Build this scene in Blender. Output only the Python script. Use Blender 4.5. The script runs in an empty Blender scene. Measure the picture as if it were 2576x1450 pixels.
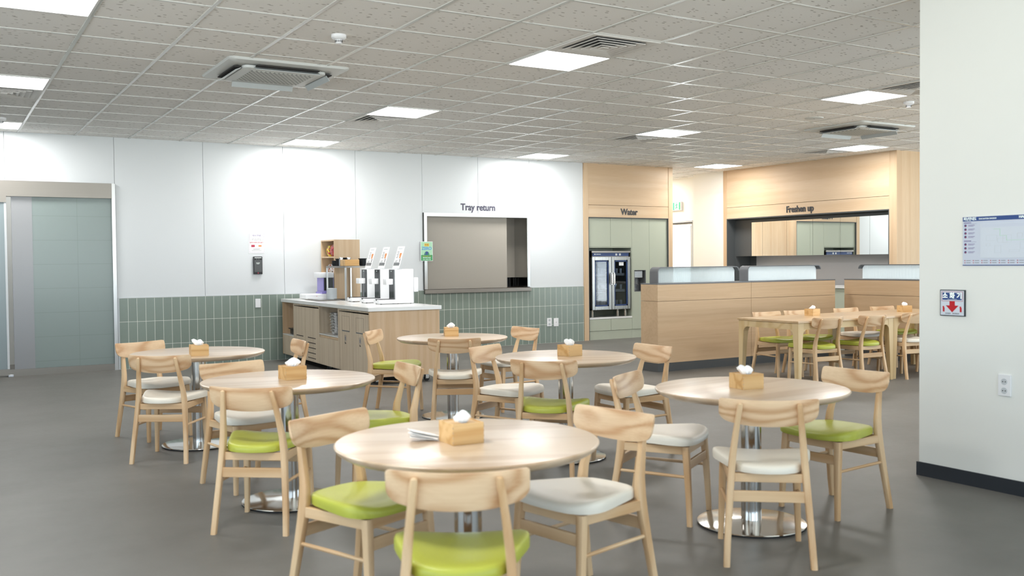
import bpy, bmesh, math, random
from mathutils import Vector, Matrix
random.seed(7)
PI = math.pi
S = bpy.context.scene
COL = S.collection
CEIL, YW = 3.083, 13.649            # ceiling height, plane of the back wall

# ------------------------------------------------------------------ camera
cam = bpy.data.cameras.new('camera'); camo = bpy.data.objects.new('camera', cam); COL.objects.link(camo)
r_ = Vector((0.85670256, -0.51572002, -0.00967395)); u_ = Vector((0.02228423, 0.0182677, 0.99958477)); f_ = Vector((0.51532915, 0.8565624, -0.02714241))
camo.matrix_world = Matrix(((r_.x, u_.x, -f_.x, 0), (r_.y, u_.y, -f_.y, 0), (r_.z, u_.z, -f_.z, 1.3835), (0, 0, 0, 1)))
cam.sensor_width = 36.0; cam.lens = 2419.87 * 36 / 2576; cam.clip_start = 0.05
cam.dof.use_dof = True; cam.dof.focus_distance = 12.5; cam.dof.aperture_fstop = 3.4
S.camera = camo
S.view_settings.view_transform = 'Standard'; S.view_settings.look = 'None'; S.view_settings.gamma = 1
S.view_settings.exposure = 0.20
S.cycles.max_bounces = 8; S.cycles.diffuse_bounces = 5; S.cycles.glossy_bounces = 4; S.cycles.transmission_bounces = 6; S.cycles.transparent_max_bounces = 8
S.cycles.sample_clamp_indirect = 6.0
S.cycles.caustics_reflective = False; S.cycles.caustics_refractive = False

# ------------------------------------------------------------------ daylight
W = bpy.data.worlds.new('world'); S.world = W; W.use_nodes = True
# overcast-bright sky above, brighter lower half added below the horizon to lift the ceiling
wn = W.node_tree.nodes; wl_ = W.node_tree.links
tc = wn.new('ShaderNodeTexCoord'); sx_ = wn.new('ShaderNodeSeparateXYZ'); mr = wn.new('ShaderNodeMapRange'); mx_ = wn.new('ShaderNodeMix'); mx_.data_type = 'RGBA'
mr.inputs[1].default_value = -.03; mr.inputs[2].default_value = .03
wl_.new(tc.outputs['Generated'], sx_.inputs[0]); wl_.new(sx_.outputs[2], mr.inputs[0]); wl_.new(mr.outputs[0], mx_.inputs[0])
mx_.inputs[6].default_value = (10.7, 10.6, 10.2, 1); mx_.inputs[7].default_value = (4.0, 4.7, 5.4, 1)
wl_.new(mx_.outputs[2], wn['Background'].inputs[0]); wn['Background'].inputs[1].default_value = .88
def portal(loc, rot, sx, sy):
    l = bpy.data.lights.new('window_portal', 'AREA'); l.shape = 'RECTANGLE'; l.size = sx; l.size_y = sy; l.cycles.is_portal = True
    o = bpy.data.objects.new('window_portal', l); COL.objects.link(o); o.location = loc; o.rotation_euler = rot
portal((6.0, -3.93, 1.4), (-PI/2, 0, PI), 18.0, 2.4)
portal((15.93, 3.0, 1.4), (PI/2, 0, PI/2), 9.0, 2.4)
portal((-3.93, 2.0, 1.4), (PI/2, 0, -PI/2), 8.0, 2.4)
portal((13.50, 16.5, 1.1), (PI/2, 0, PI/2), 2.6, 2.0)

# ------------------------------------------------------------------ materials
def lin(h):
    if isinstance(h, str):
        v = [int(h[i:i+2], 16) / 255 for i in (0, 2, 4)]
        return tuple((c/12.92 if c <= .04045 else ((c+.055)/1.055)**2.4) for c in v) + (1,)
    return tuple(h) + (1,) if len(h) == 3 else h
class NT:
    def __init__(s, name):
        s.m = bpy.data.materials.new(name); s.m.use_nodes = True; s.n = s.m.node_tree.nodes; s.l = s.m.node_tree.links
        s.b = s.n['Principled BSDF']
    def new(s, t, **kw):
        n = s.n.new(t)
        for k, v in kw.items():
            if k[0] == '_': setattr(n, k[1:], v)
            else: s.put(n.inputs[int(k[1:]) if k[0] == 'i' and k[1:].isdigit() else k.replace('_', ' ')], v)
        return n
    def put(s, inp, v):
        if hasattr(v, 'is_output') or isinstance(v, bpy.types.NodeSocket): s.l.new(v, inp)
        else: inp.default_value = v
    def math(s, op, a, b=0.0, c=0.0):
        n = s.n.new('ShaderNodeMath'); n.operation = op
        s.put(n.inputs[0], a); s.put(n.inputs[1], b); s.put(n.inputs[2], c); return n.outputs[0]
    def mix(s, f, a, b):
        n = s.n.new('ShaderNodeMix'); n.data_type = 'RGBA'
        s.put(n.inputs[0], f); s.put(n.inputs[6], a); s.put(n.inputs[7], b); return n.outputs[2]
    def coord(s, rnd=0.0):
        c = s.n.new('ShaderNodeTexCoord').outputs['Object']
        if rnd:
            oi = s.n.new('ShaderNodeObjectInfo').outputs['Random']
            mu = s.math('MULTIPLY', oi, rnd)
            cb = s.n.new('ShaderNodeCombineXYZ'); [s.l.new(mu, cb.inputs[i]) for i in range(3)]
            ad = s.n.new('ShaderNodeVectorMath'); s.l.new(c, ad.inputs[0]); s.l.new(cb.outputs[0], ad.inputs[1]); c = ad.outputs[0]
        return c
    def scale(s, c, v):
        n = s.n.new('ShaderNodeMapping'); n.inputs['Scale'].default_value = v; s.l.new(c, n.inputs['Vector']); return n.outputs[0]
    def bump(s, h, st, dist=.01):
        n = s.new('ShaderNodeBump', Height=h, Strength=st, Distance=dist); s.l.new(n.outputs[0], s.b.inputs['Normal'])
def plain(name, col, rough=.5, metal=0.0, spec=.5, **kw):
    t = NT(name); t.b.inputs['Base Color'].default_value = lin(col); t.b.inputs['Roughness'].default_value = rough
    t.b.inputs['Metallic'].default_value = metal; t.b.inputs['Specular IOR Level'].default_value = spec
    for k, v in kw.items(): t.b.inputs[k.replace('_', ' ')].default_value = v
    c = t.coord(); n = t.new('ShaderNodeTexNoise', Vector=c, Scale=3.0, Detail=3.0)
    r = t.math('MULTIPLY_ADD', n.outputs[0], .08, rough - .04); t.put(t.b.inputs['Roughness'], r)
    return t.m
def emit(name, col, st):
    t = NT(name); t.b.inputs['Base Color'].default_value = lin(col); t.b.inputs['Emission Color'].default_value = lin(col); t.b.inputs['Emission Strength'].default_value = st
    return t.m
def wood(name, c1, c2, axis, rings=9.0, dens=5.0, rough=.42, rnd=13.0, fine=.25, stretch=.07, spec=.4, coat=0.0):
    """grain runs along axis"""
    t = NT(name); c = t.coord(rnd)
    sc = [1, 1, 1]; sc['xyz'.index(axis)] = stretch
    n1 = t.new('ShaderNodeTexNoise', Vector=t.scale(c, tuple(v*dens for v in sc)), Scale=1.0, Detail=1.5, Roughness=.4)
    w = t.math('SINE', t.math('MULTIPLY', n1.outputs[0], rings*6.28))
    w = t.math('POWER', t.math('MULTIPLY_ADD', w, .5, .5), 1.6)
    sc2 = [1, 1, 1]; sc2['xyz'.index(axis)] = .03
    n2 = t.new('ShaderNodeTexNoise', Vector=t.scale(c, tuple(v*150 for v in sc2)), Scale=1.0, Detail=2.0)
    f = t.math('ADD', t.math('MULTIPLY', w, 1-fine), t.math('MULTIPLY_ADD', n2.outputs[0], fine*1.6, -fine*.3))
    n3 = t.new('ShaderNodeTexNoise', Vector=t.scale(c, tuple(v*4 for v in sc)), Scale=1.0, Detail=2.0)
    col = t.mix(f, lin(c1), lin(c2))
    hv = t.new('ShaderNodeHueSaturation', Color=col, Value=t.math('MULTIPLY_ADD', n3.outputs[0], .26, .87))
    t.put(t.b.inputs['Base Color'], hv.outputs[0])
    t.b.inputs['Roughness'].default_value = rough; t.b.inputs['Specular IOR Level'].default_value = spec
    if coat: t.b.inputs['Coat Weight'].default_value = coat; t.b.inputs['Coat Roughness'].default_value = .19
    return t.m
ASH, ASH2 = 'DEBF98', 'C49C70'
M = {}
M['chair_z'] = wood('ash_wood_upright', ASH, ASH2, 'z', 5, 6)
M['chair_x'] = wood('ash_wood_cross', ASH, ASH2, 'x', 5, 6)
M['chair_y'] = wood('ash_wood_side', ASH, ASH2, 'y', 5, 6)
M['crest'] = wood('ash_wood_crest', 'E3C6A2', 'BE9269', 'x', 9, 5.0, stretch=.22, fine=.3)
M['tabletop'] = wood('laminate_oak_top', 'CFB99F', 'B5987A', 'x', 3.5, 7, rough=.34, rnd=9.0, fine=.3, stretch=.05, spec=.4, coat=.55)
M['tabletop_long'] = wood('veneer_long_top', 'CDB08A', 'BD9D76', 'x', 3, 6, rough=.3, stretch=.05, spec=.4, coat=.55)
M['table_edge'] = wood('laminate_edge', 'C2A685', 'AE906C', 'x', 3, 6, rough=.4)
M['table_leg_z'] = wood('long_table_wood', 'D9C095', 'C7A878', 'z', 4, 5)
M['table_leg_x'] = wood('long_table_apron_wood', 'D9C095', 'C7A878', 'x', 4, 5)
M['box_x'] = wood('tissue_box_wood', 'D8B480', 'BE9258', 'x', 3, 14, rough=.5)
M['oak_h'] = wood('light_oak_panel_across', 'D6BFA2', 'C8AB89', 'x', 3, 5, rnd=0, rough=.5, stretch=.05, fine=.5)
M['oak_hy'] = wood('light_oak_panel_along', 'D6BFA2', 'C8AB89', 'y', 3, 5, rnd=0, rough=.5, stretch=.05, fine=.5)
M['oak_v'] = wood('light_oak_panel_upright', 'D2BA9B', 'C3A482', 'z', 3, 10, rnd=0, rough=.5, stretch=.02, fine=.55)
M['part_x'] = wood('partition_oak_across', 'C9AD8C', 'BDA07F', 'x', 4, 12, rnd=0, rough=.5, fine=.6, stretch=.04)
M['part_y'] = wood('partition_oak_along', 'C9AD8C', 'BDA07F', 'y', 4, 12, rnd=0, rough=.5, fine=.6, stretch=.04)
M['grey_oak'] = wood('greige_oak_front', 'CBBCA6', 'B8A58D', 'z', 5, 9, rnd=0, rough=.5, fine=.4, stretch=.03)
M['is_oak'] = wood('island_end_oak', 'D0B596', 'BF9F7B', 'z', 3, 10, rnd=0, rough=.5, fine=.5, stretch=.02)
M['slot'] = plain('dark_slot', '3A2F2B', .7)
def vinyl(name, col):
    t = NT(name); c = t.coord(5.0)
    n = t.new('ShaderNodeTexNoise', Vector=c, Scale=220.0, Detail=2.0)
    t.put(t.b.inputs['Base Color'], lin(col)); t.b.inputs['Roughness'].default_value = .42; t.b.inputs['Specular IOR Level'].default_value = .45
    t.bump(n.outputs[0], .12, .002); return t.m
M['green_seat'] = vinyl('green_vinyl', 'B0B446'); M['cream_seat'] = vinyl('cream_vinyl', 'E6DFD1')
M['steel'] = plain('polished_steel', (.62, .61, .59), .12, 1.0)
def brushed(name, col, rough, axis='x'):
    t = NT(name); c = t.coord(); sc = [90, 90, 90]; sc['xyz'.index(axis)] = 2
    n = t.new('ShaderNodeTexNoise', Vector=t.scale(c, tuple(sc)), Scale=1.0, Detail=2.0)
    t.b.inputs['Base Color'].default_value = lin(col); t.b.inputs['Metallic'].default_value = 1
    t.put(t.b.inputs['Roughness'], t.math('MULTIPLY_ADD', n.outputs[0], .15, rough-.07)); return t.m
M['brushed'] = brushed('brushed_steel', (.27, .25, .225), .38); M['brushed_v'] = brushed('brushed_steel_upright', (.56, .56, .55), .3, 'z'); M['door_steel'] = brushed('steriliser_door_steel', (.36, .355, .34), .28, 'z')
M['rubber'] = plain('black_rubber', '1C1C1D', .7)
M['white_plastic'] = plain('white_plastic', 'E9EAEC', .3); M['white_matte'] = plain('white_enamel', 'DCDCDA', .45)
M['black_gloss'] = plain('black_glass', '34373A', .08); M['black'] = plain('black_plastic', '1B1C1E', .35)
M['paper'] = plain('paper', 'EFEFEE', .6); M['tissue'] = plain('tissue_paper', 'F2F1F0', .8)
M['wall_white'] = plain('white_panel_board', 'D4D8DA', .38, spec=.4); M['seam'] = plain('panel_seam', 'A9ABAA', .6)
M['cream_wall'] = plain('cream_paint', 'EFF0EC', .6); M['col_wall'] = plain('column_paint', 'E9EAE5', .55)
M['navy_base'] = plain('navy_baseboard', '22282F', .5)
M['darkgrey'] = plain('dark_grey_laminate', '4E5152', .45); M['midgrey'] = plain('mid_grey_laminate', '66686B', .4)
M['green_cab'] = plain('sage_laminate', 'AFB5A4', .5); M['stone'] = plain('white_stone_worktop', 'DDDDDB', .16, spec=.6)
M['edge_grey'] = plain('worktop_edge', 'C4C9CC', .3)
M['splash'] = plain('pale_grey_splashback', 'BDBCBD', .45)
M['mirror'] = plain('mirror', (.86, .88, .87), .04, 1.0); M['mirror'].node_tree.nodes['Principled BSDF'].inputs['Roughness'].default_value = 0.0
for l in list(M['mirror'].node_tree.links):
    if l.to_socket.name == 'Roughness': M['mirror'].node_tree.links.remove(l)
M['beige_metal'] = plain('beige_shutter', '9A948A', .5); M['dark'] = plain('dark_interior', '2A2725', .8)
M['tbar'] = plain('ceiling_tbar', 'D2D2CE', .22, spec=.6, ); M['acwhite'] = plain('ac_white', 'CFD2D0', .4); M['acgrey'] = plain('ac_vane', 'B4BABB', .4)
M['diff_grey'] = plain('diffuser_aluminium', 'D6D3CE', .45, 0)
M['lamp'] = emit('lamp_diffuser', 'FFFFFF', 9.0)
M['sign_text'] = plain('dark_lettering', '3C3E42', .4); M['sign_violet'] = plain('tray_lettering', '433F55', .4)
M['blue'] = plain('deep_blue', '1F3A6E', .4); M['navy'] = plain('header_blue', '2C4A86', .4); M['red'] = plain('sign_red', 'BE1020', .4)
M['green1'] = plain('poster_pale_green', 'A9D6B4', .5); M['green2'] = plain('poster_green', '3E9A5E', .5); M['yellow'] = plain('poster_yellow', 'E8C24A', .5)
M['exit_green'] = plain('exit_green', '1FA877', .4, Emission_Color=lin('1FA877'), Emission_Strength=.35)
M['exit_white'] = plain('exit_white', 'E8F2EC', .4, Emission_Color=lin('E8F2EC'), Emission_Strength=.35)
M['violet'] = plain('violet_ink', '6B5A93', .6); M['redink'] = plain('red_ink', 'B4344C', .6); M['greyink'] = plain('grey_ink', '7D7F86', .6)
M['orange'] = plain('orange_ink', 'D98A4A', .6); M['map_bg'] = plain('map_paper', 'CBD2E0', .4); M['map_in'] = plain('map_sheet', 'D5DCE6', .15)
M['purple'] = plain('purple_film', '8E84C8', .3); M['stile_grey'] = plain('satin_grey_door_stile', '8C8D8F', .35, .3)
M['silver'] = plain('silver_anodised', (.6, .62, .65), .28, .9)
M['alu'] = plain('aluminium_pot', (.72, .72, .72), .3, 1.0)
M['darkdish'] = plain('charcoal_dish', '3C3F42', .35)

def m_tiles():
    t = NT('sage_wall_tiles'); c = t.coord(); s = t.new('ShaderNodeSeparateXYZ', Vector=c)
    U = t.math('DIVIDE', t.math('SUBTRACT', s.outputs[0], 2.11), .1125); V = t.math('DIVIDE', s.outputs[2], .3157)
    fu, fv = t.math('FRACT', U), t.math('FRACT', V)
    def edge(f, w):  # 1 inside grout
        return t.math('GREATER_THAN', t.math('ABSOLUTE', t.math('SUBTRACT', f, .5)), .5 - w)
    g = t.math('MAXIMUM', edge(fu, .022), edge(fv, .008))
    cb = t.new('ShaderNodeCombineXYZ', X=t.math('FLOOR', U), Y=t.math('FLOOR', V))
    wn = t.new('ShaderNodeTexWhiteNoise', Vector=cb.outputs[0])
    n = t.new('ShaderNodeTexNoise', Vector=c, Scale=14.0, Detail=3.0)
    v = t.math('ADD', t.math('MULTIPLY_ADD', wn.outputs[0], .10, .92), t.math('MULTIPLY', n.outputs[0], .08))
    hv = t.new('ShaderNodeHueSaturation', Color=lin('7F8C83'), Value=v)
    t.put(t.b.inputs['Base Color'], t.mix(g, hv.outputs[0], lin('D8DBD2')))
    t.put(t.b.inputs['Roughness'], t.math('MULTIPLY_ADD', g, .5, .25))
    t.bump(t.math('SUBTRACT', t.math('MULTIPLY', n.outputs[0], .35), g), .35, .004); return t.m
M['tiles'] = m_tiles()
def m_floor():
    t = NT('grey_vinyl_floor'); c = t.coord()
    a = t.new('ShaderNodeTexNoise', Vector=c, Scale=1.3, Detail=6.0, Roughness=.62); b = t.new('ShaderNodeTexNoise', Vector=c, Scale=26.0, Detail=4.0, Roughness=.7)
    m = t.math('ADD', t.math('MULTIPLY', a.outputs[0], .6), t.math('MULTIPLY', b.outputs[0], .4))
    rp = t.new('ShaderNodeMapRange', Value=m); rp.inputs[1].default_value = .36; rp.inputs[2].default_value = .64
    t.put(t.b.inputs['Base Color'], t.mix(rp.outputs[0], lin('5F5D59'), lin('706E6A')))
    t.put(t.b.inputs['Roughness'], t.math('MULTIPLY_ADD', b.outputs[0], .2, .36)); t.b.inputs['Specular IOR Level'].default_value = .32
    t.bump(b.outputs[0], .06, .003); return t.m
M['floor'] = m_floor()
def m_ceil():
    t = NT('mineral_ceiling_tile'); c = t.coord()
    v = t.new('ShaderNodeTexVoronoi', Vector=t.scale(c, (13, 30, 13)), Scale=1.0, Randomness=1.0)
    nz = t.new('ShaderNodeTexNoise', Vector=c, Scale=30.0)
    sp = t.math('LESS_THAN', v.outputs['Distance'], t.math('MULTIPLY_ADD', nz.outputs[0], .40, -.03))
    v2 = t.new('ShaderNodeTexVoronoi', Vector=c, Scale=110.0)
    sp2 = t.math('LESS_THAN', v2.outputs['Distance'], .12)
    f = t.math('MAXIMUM', t.math('MULTIPLY', sp, .9), t.math('MULTIPLY', sp2, .35))
    t.put(t.b.inputs['Base Color'], t.mix(f, lin('ECEAE6'), lin('958E87'))); t.b.inputs['Roughness'].default_value = .85
    t.b.inputs['Specular IOR Level'].default_value = .2
    t.bump(f, -.3, .004); return t.m
M['ceil'] = m_ceil()
def m_frost(name, tint, lines):
    t = NT(name); c = t.coord(); s = t.new('ShaderNodeSeparateXYZ', Vector=c)
    col = lin(tint)
    if lines:
        fz = t.math('FRACT', t.math('DIVIDE', t.math('SUBTRACT', s.outputs[2], .17), .31))
        g = t.math('GREATER_THAN', t.math('ABSOLUTE', t.math('SUBTRACT', fz, .5)), .494)
        g2 = t.math('LESS_THAN', t.math('ABSOLUTE', t.math('SUBTRACT', s.outputs[0], 1.62)), .0018)
        g = t.math('MAXIMUM', g, g2); col = t.mix(g, lin(tint), lin('85918F'))
    t.put(t.b.inputs['Base Color'], col)
    t.b.inputs['Roughness'].default_value = .22; t.b.inputs['Transmission Weight'].default_value = .25; t.b.inputs['Specular IOR Level'].default_value = .3; return t.m
M['frost'] = m_frost('frosted_door_glass', '96A3A1', True); M['clear'] = m_frost('door_leaf_glass', '9AA8AC', False)
def m_flute():
    t = NT('fluted_glass'); o = t.n['Material Output']
    tr = t.new('ShaderNodeBsdfTranslucent', Color=lin('F4FAFC')); tp = t.new('ShaderNodeBsdfTransparent', Color=lin('E4EEF0')); gl = t.new('ShaderNodeBsdfGlossy', Color=lin('FFFFFF'), Roughness=.15)
    df = t.new('ShaderNodeBsdfDiffuse', Color=lin('EEF5F7'))
    m1 = t.new('ShaderNodeMixShader', Fac=.5, i1=tr.outputs[0], i2=df.outputs[0]); m2 = t.new('ShaderNodeMixShader', Fac=.22, i1=m1.outputs[0], i2=tp.outputs[0]); m3 = t.new('ShaderNodeMixShader', Fac=.08, i1=m2.outputs[0], i2=gl.outputs[0])
    t.l.new(m3.outputs[0], o.inputs[0]); return t.m
M['flute'] = m_flute()
def m_thin(name, col, a):
    t = NT(name); o = t.n['Material Output']
    tp = t.new('ShaderNodeBsdfTransparent', Color=lin(col)); gl = t.new('ShaderNodeBsdfGlossy', Color=lin('FFFFFF'), Roughness=.03)
    m = t.new('ShaderNodeMixShader', Fac=a, i1=tp.outputs[0], i2=gl.outputs[0]); t.l.new(m.outputs[0], o.inputs[0]); return t.m
M['pane'] = m_thin('clear_pane', 'F4F8FA', .08); M['ster_glass'] = m_thin('cabinet_glass', 'D4DAE2', .05)
def m_acgrille():
    t = NT('ac_grille_mesh'); c = t.coord(); s = t.new('ShaderNodeSeparateXYZ', Vector=c)
    a = t.math('FRACT', t.math('MULTIPLY', t.math('ADD', s.outputs[0], t.math('MULTIPLY', s.outputs[1], .6)), 26))
    b = t.math('FRACT', t.math('MULTIPLY', t.math('SUBTRACT', s.outputs[0], t.math('MULTIPLY', s.outputs[1], .6)), 26))
    g = t.math('MAXIMUM', t.math('LESS_THAN', a, .22), t.math('LESS_THAN', b, .22))
    t.put(t.b.inputs['Base Color'], t.mix(g, lin('7C7F7A'), lin('D5D6D0'))); t.bump(g, .5, .004); return t.m
M['grille'] = m_acgrille()
def m_zig():
    t = NT('zigzag_paper_cup'); c = t.coord(); s = t.new('ShaderNodeSeparateXYZ', Vector=c)
    an = t.math('ARCTAN2', s.outputs[1], s.outputs[0]); z = t.math('MULTIPLY', s.outputs[2], 70)
    p = t.math('PINGPONG', t.math('MULTIPLY', an, 5), .5); g = t.math('LESS_THAN', t.math('FRACT', t.math('ADD', z, p)), .4)
    t.put(t.b.inputs['Base Color'], t.mix(g, lin('D6DADD'), lin('A3ACB2'))); return t.m
M['zig'] = m_zig()
def m_pack(name, a, b, c3):
    t = NT(name); c = t.coord(3.0); n = t.new('ShaderNodeTexNoise', Vector=c, Scale=22.0, Detail=2.0); n2 = t.new('ShaderNodeTexNoise', Vector=c, Scale=40.0)
    col = t.mix(t.math('GREATER_THAN', n.outputs[0], .54), lin(a), lin(b)); col = t.mix(t.math('GREATER_THAN', n2.outputs[0], .63), col, lin(c3))
    t.put(t.b.inputs['Base Color'], col); t.b.inputs['Roughness'].default_value = .2; t.bump(n.outputs[0], .6, .02); return t.m
M['pack_red'] = m_pack('red_snack_foil', '8E1420', 'C02A2C', '3A0E10'); M['pack_yel'] = m_pack('yellow_snack_foil', 'D9C82A', 'B02028', '1E1A10'); M['pack_wh'] = m_pack('white_sauce_foil', 'C9CDD0', 'C0602E', '33373A')

# ------------------------------------------------------------------ mesh helpers
def box(bm, x0, x1, y0, y1, z0, z1, bev=0.0, seg=2):
    vs = [bm.verts.new((x, y, z)) for x in (x0, x1) for y in (y0, y1) for z in (z0, z1)]
    fs = [bm.faces.new([vs[i] for i in f]) for f in ((0, 1, 3, 2), (4, 6, 7, 5), (0, 4, 5, 1), (2, 3, 7, 6), (0, 2, 6, 4), (1, 5, 7, 3))]
    if bev:
        es = {e for f in fs for e in f.edges}
        bmesh.ops.bevel(bm, geom=list(es), offset=bev, segments=seg, affect='EDGES', profile=.5)
    return vs
def B(*a, **k):
    bm = bmesh.new(); box(bm, *a, **k); return bm
def Bs(*boxes, bev=0.0):
    bm = bmesh.new()
    for b in boxes: box(bm, *b, bev=bev)
    return bm
def loft(bm, rings, cap=True):
    vr = [[bm.verts.new(p) for p in r] for r in rings]; n = len(rings[0])
    for a, b in zip(vr, vr[1:]):
        for i in range(n): bm.faces.new((a[i], a[(i+1) % n], b[(i+1) % n], b[i]))
    if cap: bm.faces.new(vr[0][::-1]); bm.faces.new(vr[-1])
def lathe(bm, prof, n=32, c=(0, 0, 0), cap=True):
    loft(bm, [[(c[0]+r*math.cos(2*PI*i/n), c[1]+r*math.sin(2*PI*i/n), c[2]+z) for i in range(n)] for r, z in prof], cap)
def L(prof, n=32, c=(0, 0, 0), cap=True):
    bm = bmesh.new(); lathe(bm, prof, n, c, cap); return bm
def rsec(cx, cy, z, wx, wy, k=.72):   # rounded-square section
    out = []
    for i in range(12):
        a = 2*PI*(i+.5)/12; c, s = math.cos(a), math.sin(a); q = 2/3.6
        out.append((cx + wx/2*math.copysign(abs(c)**q, c), cy + wy/2*math.copysign(abs(s)**q, s), z))
    return out
def tube(bm, pts, r, n=8, closed=False):
    pts = [Vector(p) for p in pts]; rings = []
    for i, p in enumerate(pts):
        d = (pts[min(i+1, len(pts)-1)] - pts[max(i-1, 0)]).normalized()
        a = d.cross(Vector((0, 0, 1)));  a = d.cross(Vector((1, 0, 0))) if a.length < .1 else a
        a.normalize(); b = d.cross(a); rr = r[i] if isinstance(r, (list, tuple)) else r
        rings.append([tuple(p + a*rr*math.cos(2*PI*k/n) + b*rr*math.sin(2*PI*k/n)) for k in range(n)])
    loft(bm, rings)
def prism(bm, poly, axis, a, b, bev=0.0):
    """poly: 2D points extruded along axis from a to b"""
    def P(p, t): return {'x': (t, p[0], p[1]), 'y': (p[0], t, p[1]), 'z': (p[0], p[1], t)}[axis]
    va = [bm.verts.new(P(p, a)) for p in poly]; vb = [bm.verts.new(P(p, b)) for p in poly]; n = len(poly)
    fs = [bm.faces.new(va), bm.faces.new(vb[::-1])] + [bm.faces.new((va[i], vb[i], vb[(i+1) % n], va[(i+1) % n])) for i in range(n)]
    if bev: bmesh.ops.bevel(bm, geom=list({e for f in fs for e in f.edges}), offset=bev, segments=2, affect='EDGES', profile=.5)
def rrect(x0, x1, z0, z1, r, n=6, corners=(1, 1, 1, 1)):
    out = []
    for k, (cx, cz, a0) in enumerate(((x1-r, z1-r, 0), (x0+r, z1-r, 90), (x0+r, z0+r, 180), (x1-r, z0+r, 270))):
        if corners[k]:
            out += [(cx+r*math.cos(math.radians(a0+90*i/n)), cz+r*math.sin(math.radians(a0+90*i/n))) for i in range(n+1)]
        else: out.append(((x1, z1), (x0, z1), (x0, z0), (x1, z0))[k])
    return out
def obj(name, bm, mat, parent=None, smooth=False, local=False, label=None):
    bmesh.ops.recalc_face_normals(bm, faces=bm.faces)
    me = bpy.data.meshes.new(name); bm.to_mesh(me); bm.free()
    for m in (mat if isinstance(mat, (list, tuple)) else [mat]): me.materials.append(M[m] if isinstance(m, str) else m)
    if smooth:
        for p in me.polygons: p.use_smooth = True
        try: me.set_sharp_from_angle(angle=math.radians(38))
        except Exception: pass
    o = bpy.data.objects.new(name, me); COL.objects.link(o)
    if parent:
        o.parent = parent
        if not local: o.location = -acc(parent)
    if label: o['label'] = label
    return o
def acc(o):
    v = Vector((0, 0, 0))
    while o: v += o.location; o = o.parent
    return v
def tag(o, label, cat, group=None, kind=None):
    if label: o['label'] = label
    if cat: o['category'] = cat
    if group: o['group'] = group
    if kind: o['kind'] = kind
    return o
def thing(name, label, cat, loc=(0, 0, 0), rz=0.0, group=None):
    o = bpy.data.objects.new(name, None); COL.objects.link(o); o.location = loc; o.rotation_euler = (0, 0, rz); o.empty_display_size = .1
    return tag(o, label, cat, group)
def struct(name, bm, mat, smooth=False):
    o = obj(name, bm, mat, smooth=smooth); o['kind'] = 'structure'; return o
def dup(root, loc, rz=None, label=None, group=None, swap=None):
    r = root.copy(); COL.objects.link(r); r.location = loc
    if rz is not None: r.rotation_euler = (0, 0, rz)
    if label: r['label'] = label
    if group: r['group'] = group
    for ch in list(root.children):
        c = ch.copy(); COL.objects.link(c); c.parent = r
        if swap and ch.name.split('.')[0] == swap[0]: c.data = swap[1]
        for g in ch.children:
            d = g.copy(); COL.objects.link(d); d.parent = c
    return r
def text(name, s, mat, parent, loc, rot, size, align='LEFT', ext=.0006, sx=1.0, bold=0.0, local=False):
    c = bpy.data.curves.new(name, 'FONT'); c.body = s; c.size = size; c.extrude = ext; c.align_x = align; c.align_y = 'CENTER'; c.offset = bold
    c.materials.append(M[mat]); c.resolution_u = 4
    o = bpy.data.objects.new(name, c); COL.objects.link(o); o.rotation_euler = rot; o.scale = (sx, 1, 1); o.location = loc
    me = bpy.data.meshes.new_from_object(o); bpy.data.objects.remove(o); o = bpy.data.objects.new(name, me); COL.objects.link(o)
    o.rotation_euler = rot; o.scale = (sx, 1, 1); o.location = loc
    if parent: o.parent = parent; o.location = Vector(loc) - (Vector((0, 0, 0)) if local else acc(parent))
    return o

# ================================================================== SETTING
struct('floor', B(-4, 16, -4, 18, -.1, 0), 'floor')
ceil = struct('ceiling', B(-4, 16, -4, 18, CEIL, CEIL+.1), 'ceil')
GX = lambda k: .957 + .662*k - .00115*k*k
GY = lambda m: 5.83 + .64*m - .0014*m*m
bm = bmesh.new()
for k in range(-7, 23): box(bm, GX(k)-.0125, GX(k)+.0125, -4, 17.9, CEIL-.006, CEIL+.002)
for m in range(-15, 20): box(bm, -4, 15.9, GY(m)-.011, GY(m)+.011, CEIL-.0045, CEIL+.002)
g = obj('grid', bm, 'tbar', ceil); g['label'] = 'white metal ceiling grid bars'
# back wall: white panels above sage tiles, with door and hatch openings
seams = [-4, .796, 2.085, 3.235, 4.365, 5.478, 6.586, 7.585, 8.567, 9.664]
TZ = .948
bm = bmesh.new()
for a, b in zip(seams, seams[1:]):
    a2, b2 = a+.002, b-.002
    if b <= 2.09: box(bm, a2, b2, YW, YW+.02, 2.467, CEIL, bev=.001); continue
    if a < 6.6: z0 = TZ if b <= 6.6 else 2.17
    if 6.58 < a < 8.5: z0 = 2.17
    if a < 6.58: z0 = TZ
    if a > 8.5: z0 = TZ
    box(bm, a2, b2, YW, YW+.02, z0, CEIL, bev=.001)
box(bm, 8.5595, 8.566, YW, YW+.02, TZ, 2.17)
wb = struct('wall_back', bm, 'wall_white')
bm = Bs((-4, .0, YW+.02, YW+.2, 0, CEIL), (0, 2.085, YW+.02, YW+.2, 2.467, CEIL), (2.085, 6.604, YW+.02, YW+.2, 0, CEIL), (6.604, 8.559, YW+.02, YW+.2, 0, .905), (6.604, 8.559, YW+.02, YW+.2, 2.17, CEIL), (8.559, 9.664, YW+.02, YW+.2, 0, CEIL))
obj('wall_core', bm, 'seam', wb)
bm = Bs((2.11, 6.604, YW-.006, YW+.019, 0, TZ), (6.604, 8.559, YW-.006, YW+.019, 0, .905), (8.559, 9.664, YW-.006, YW+.019, 0, TZ))
o = obj('tiled_dado', bm, 'tiles', wb); o['label'] = 'sage green upright tiles with pale grout'
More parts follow.
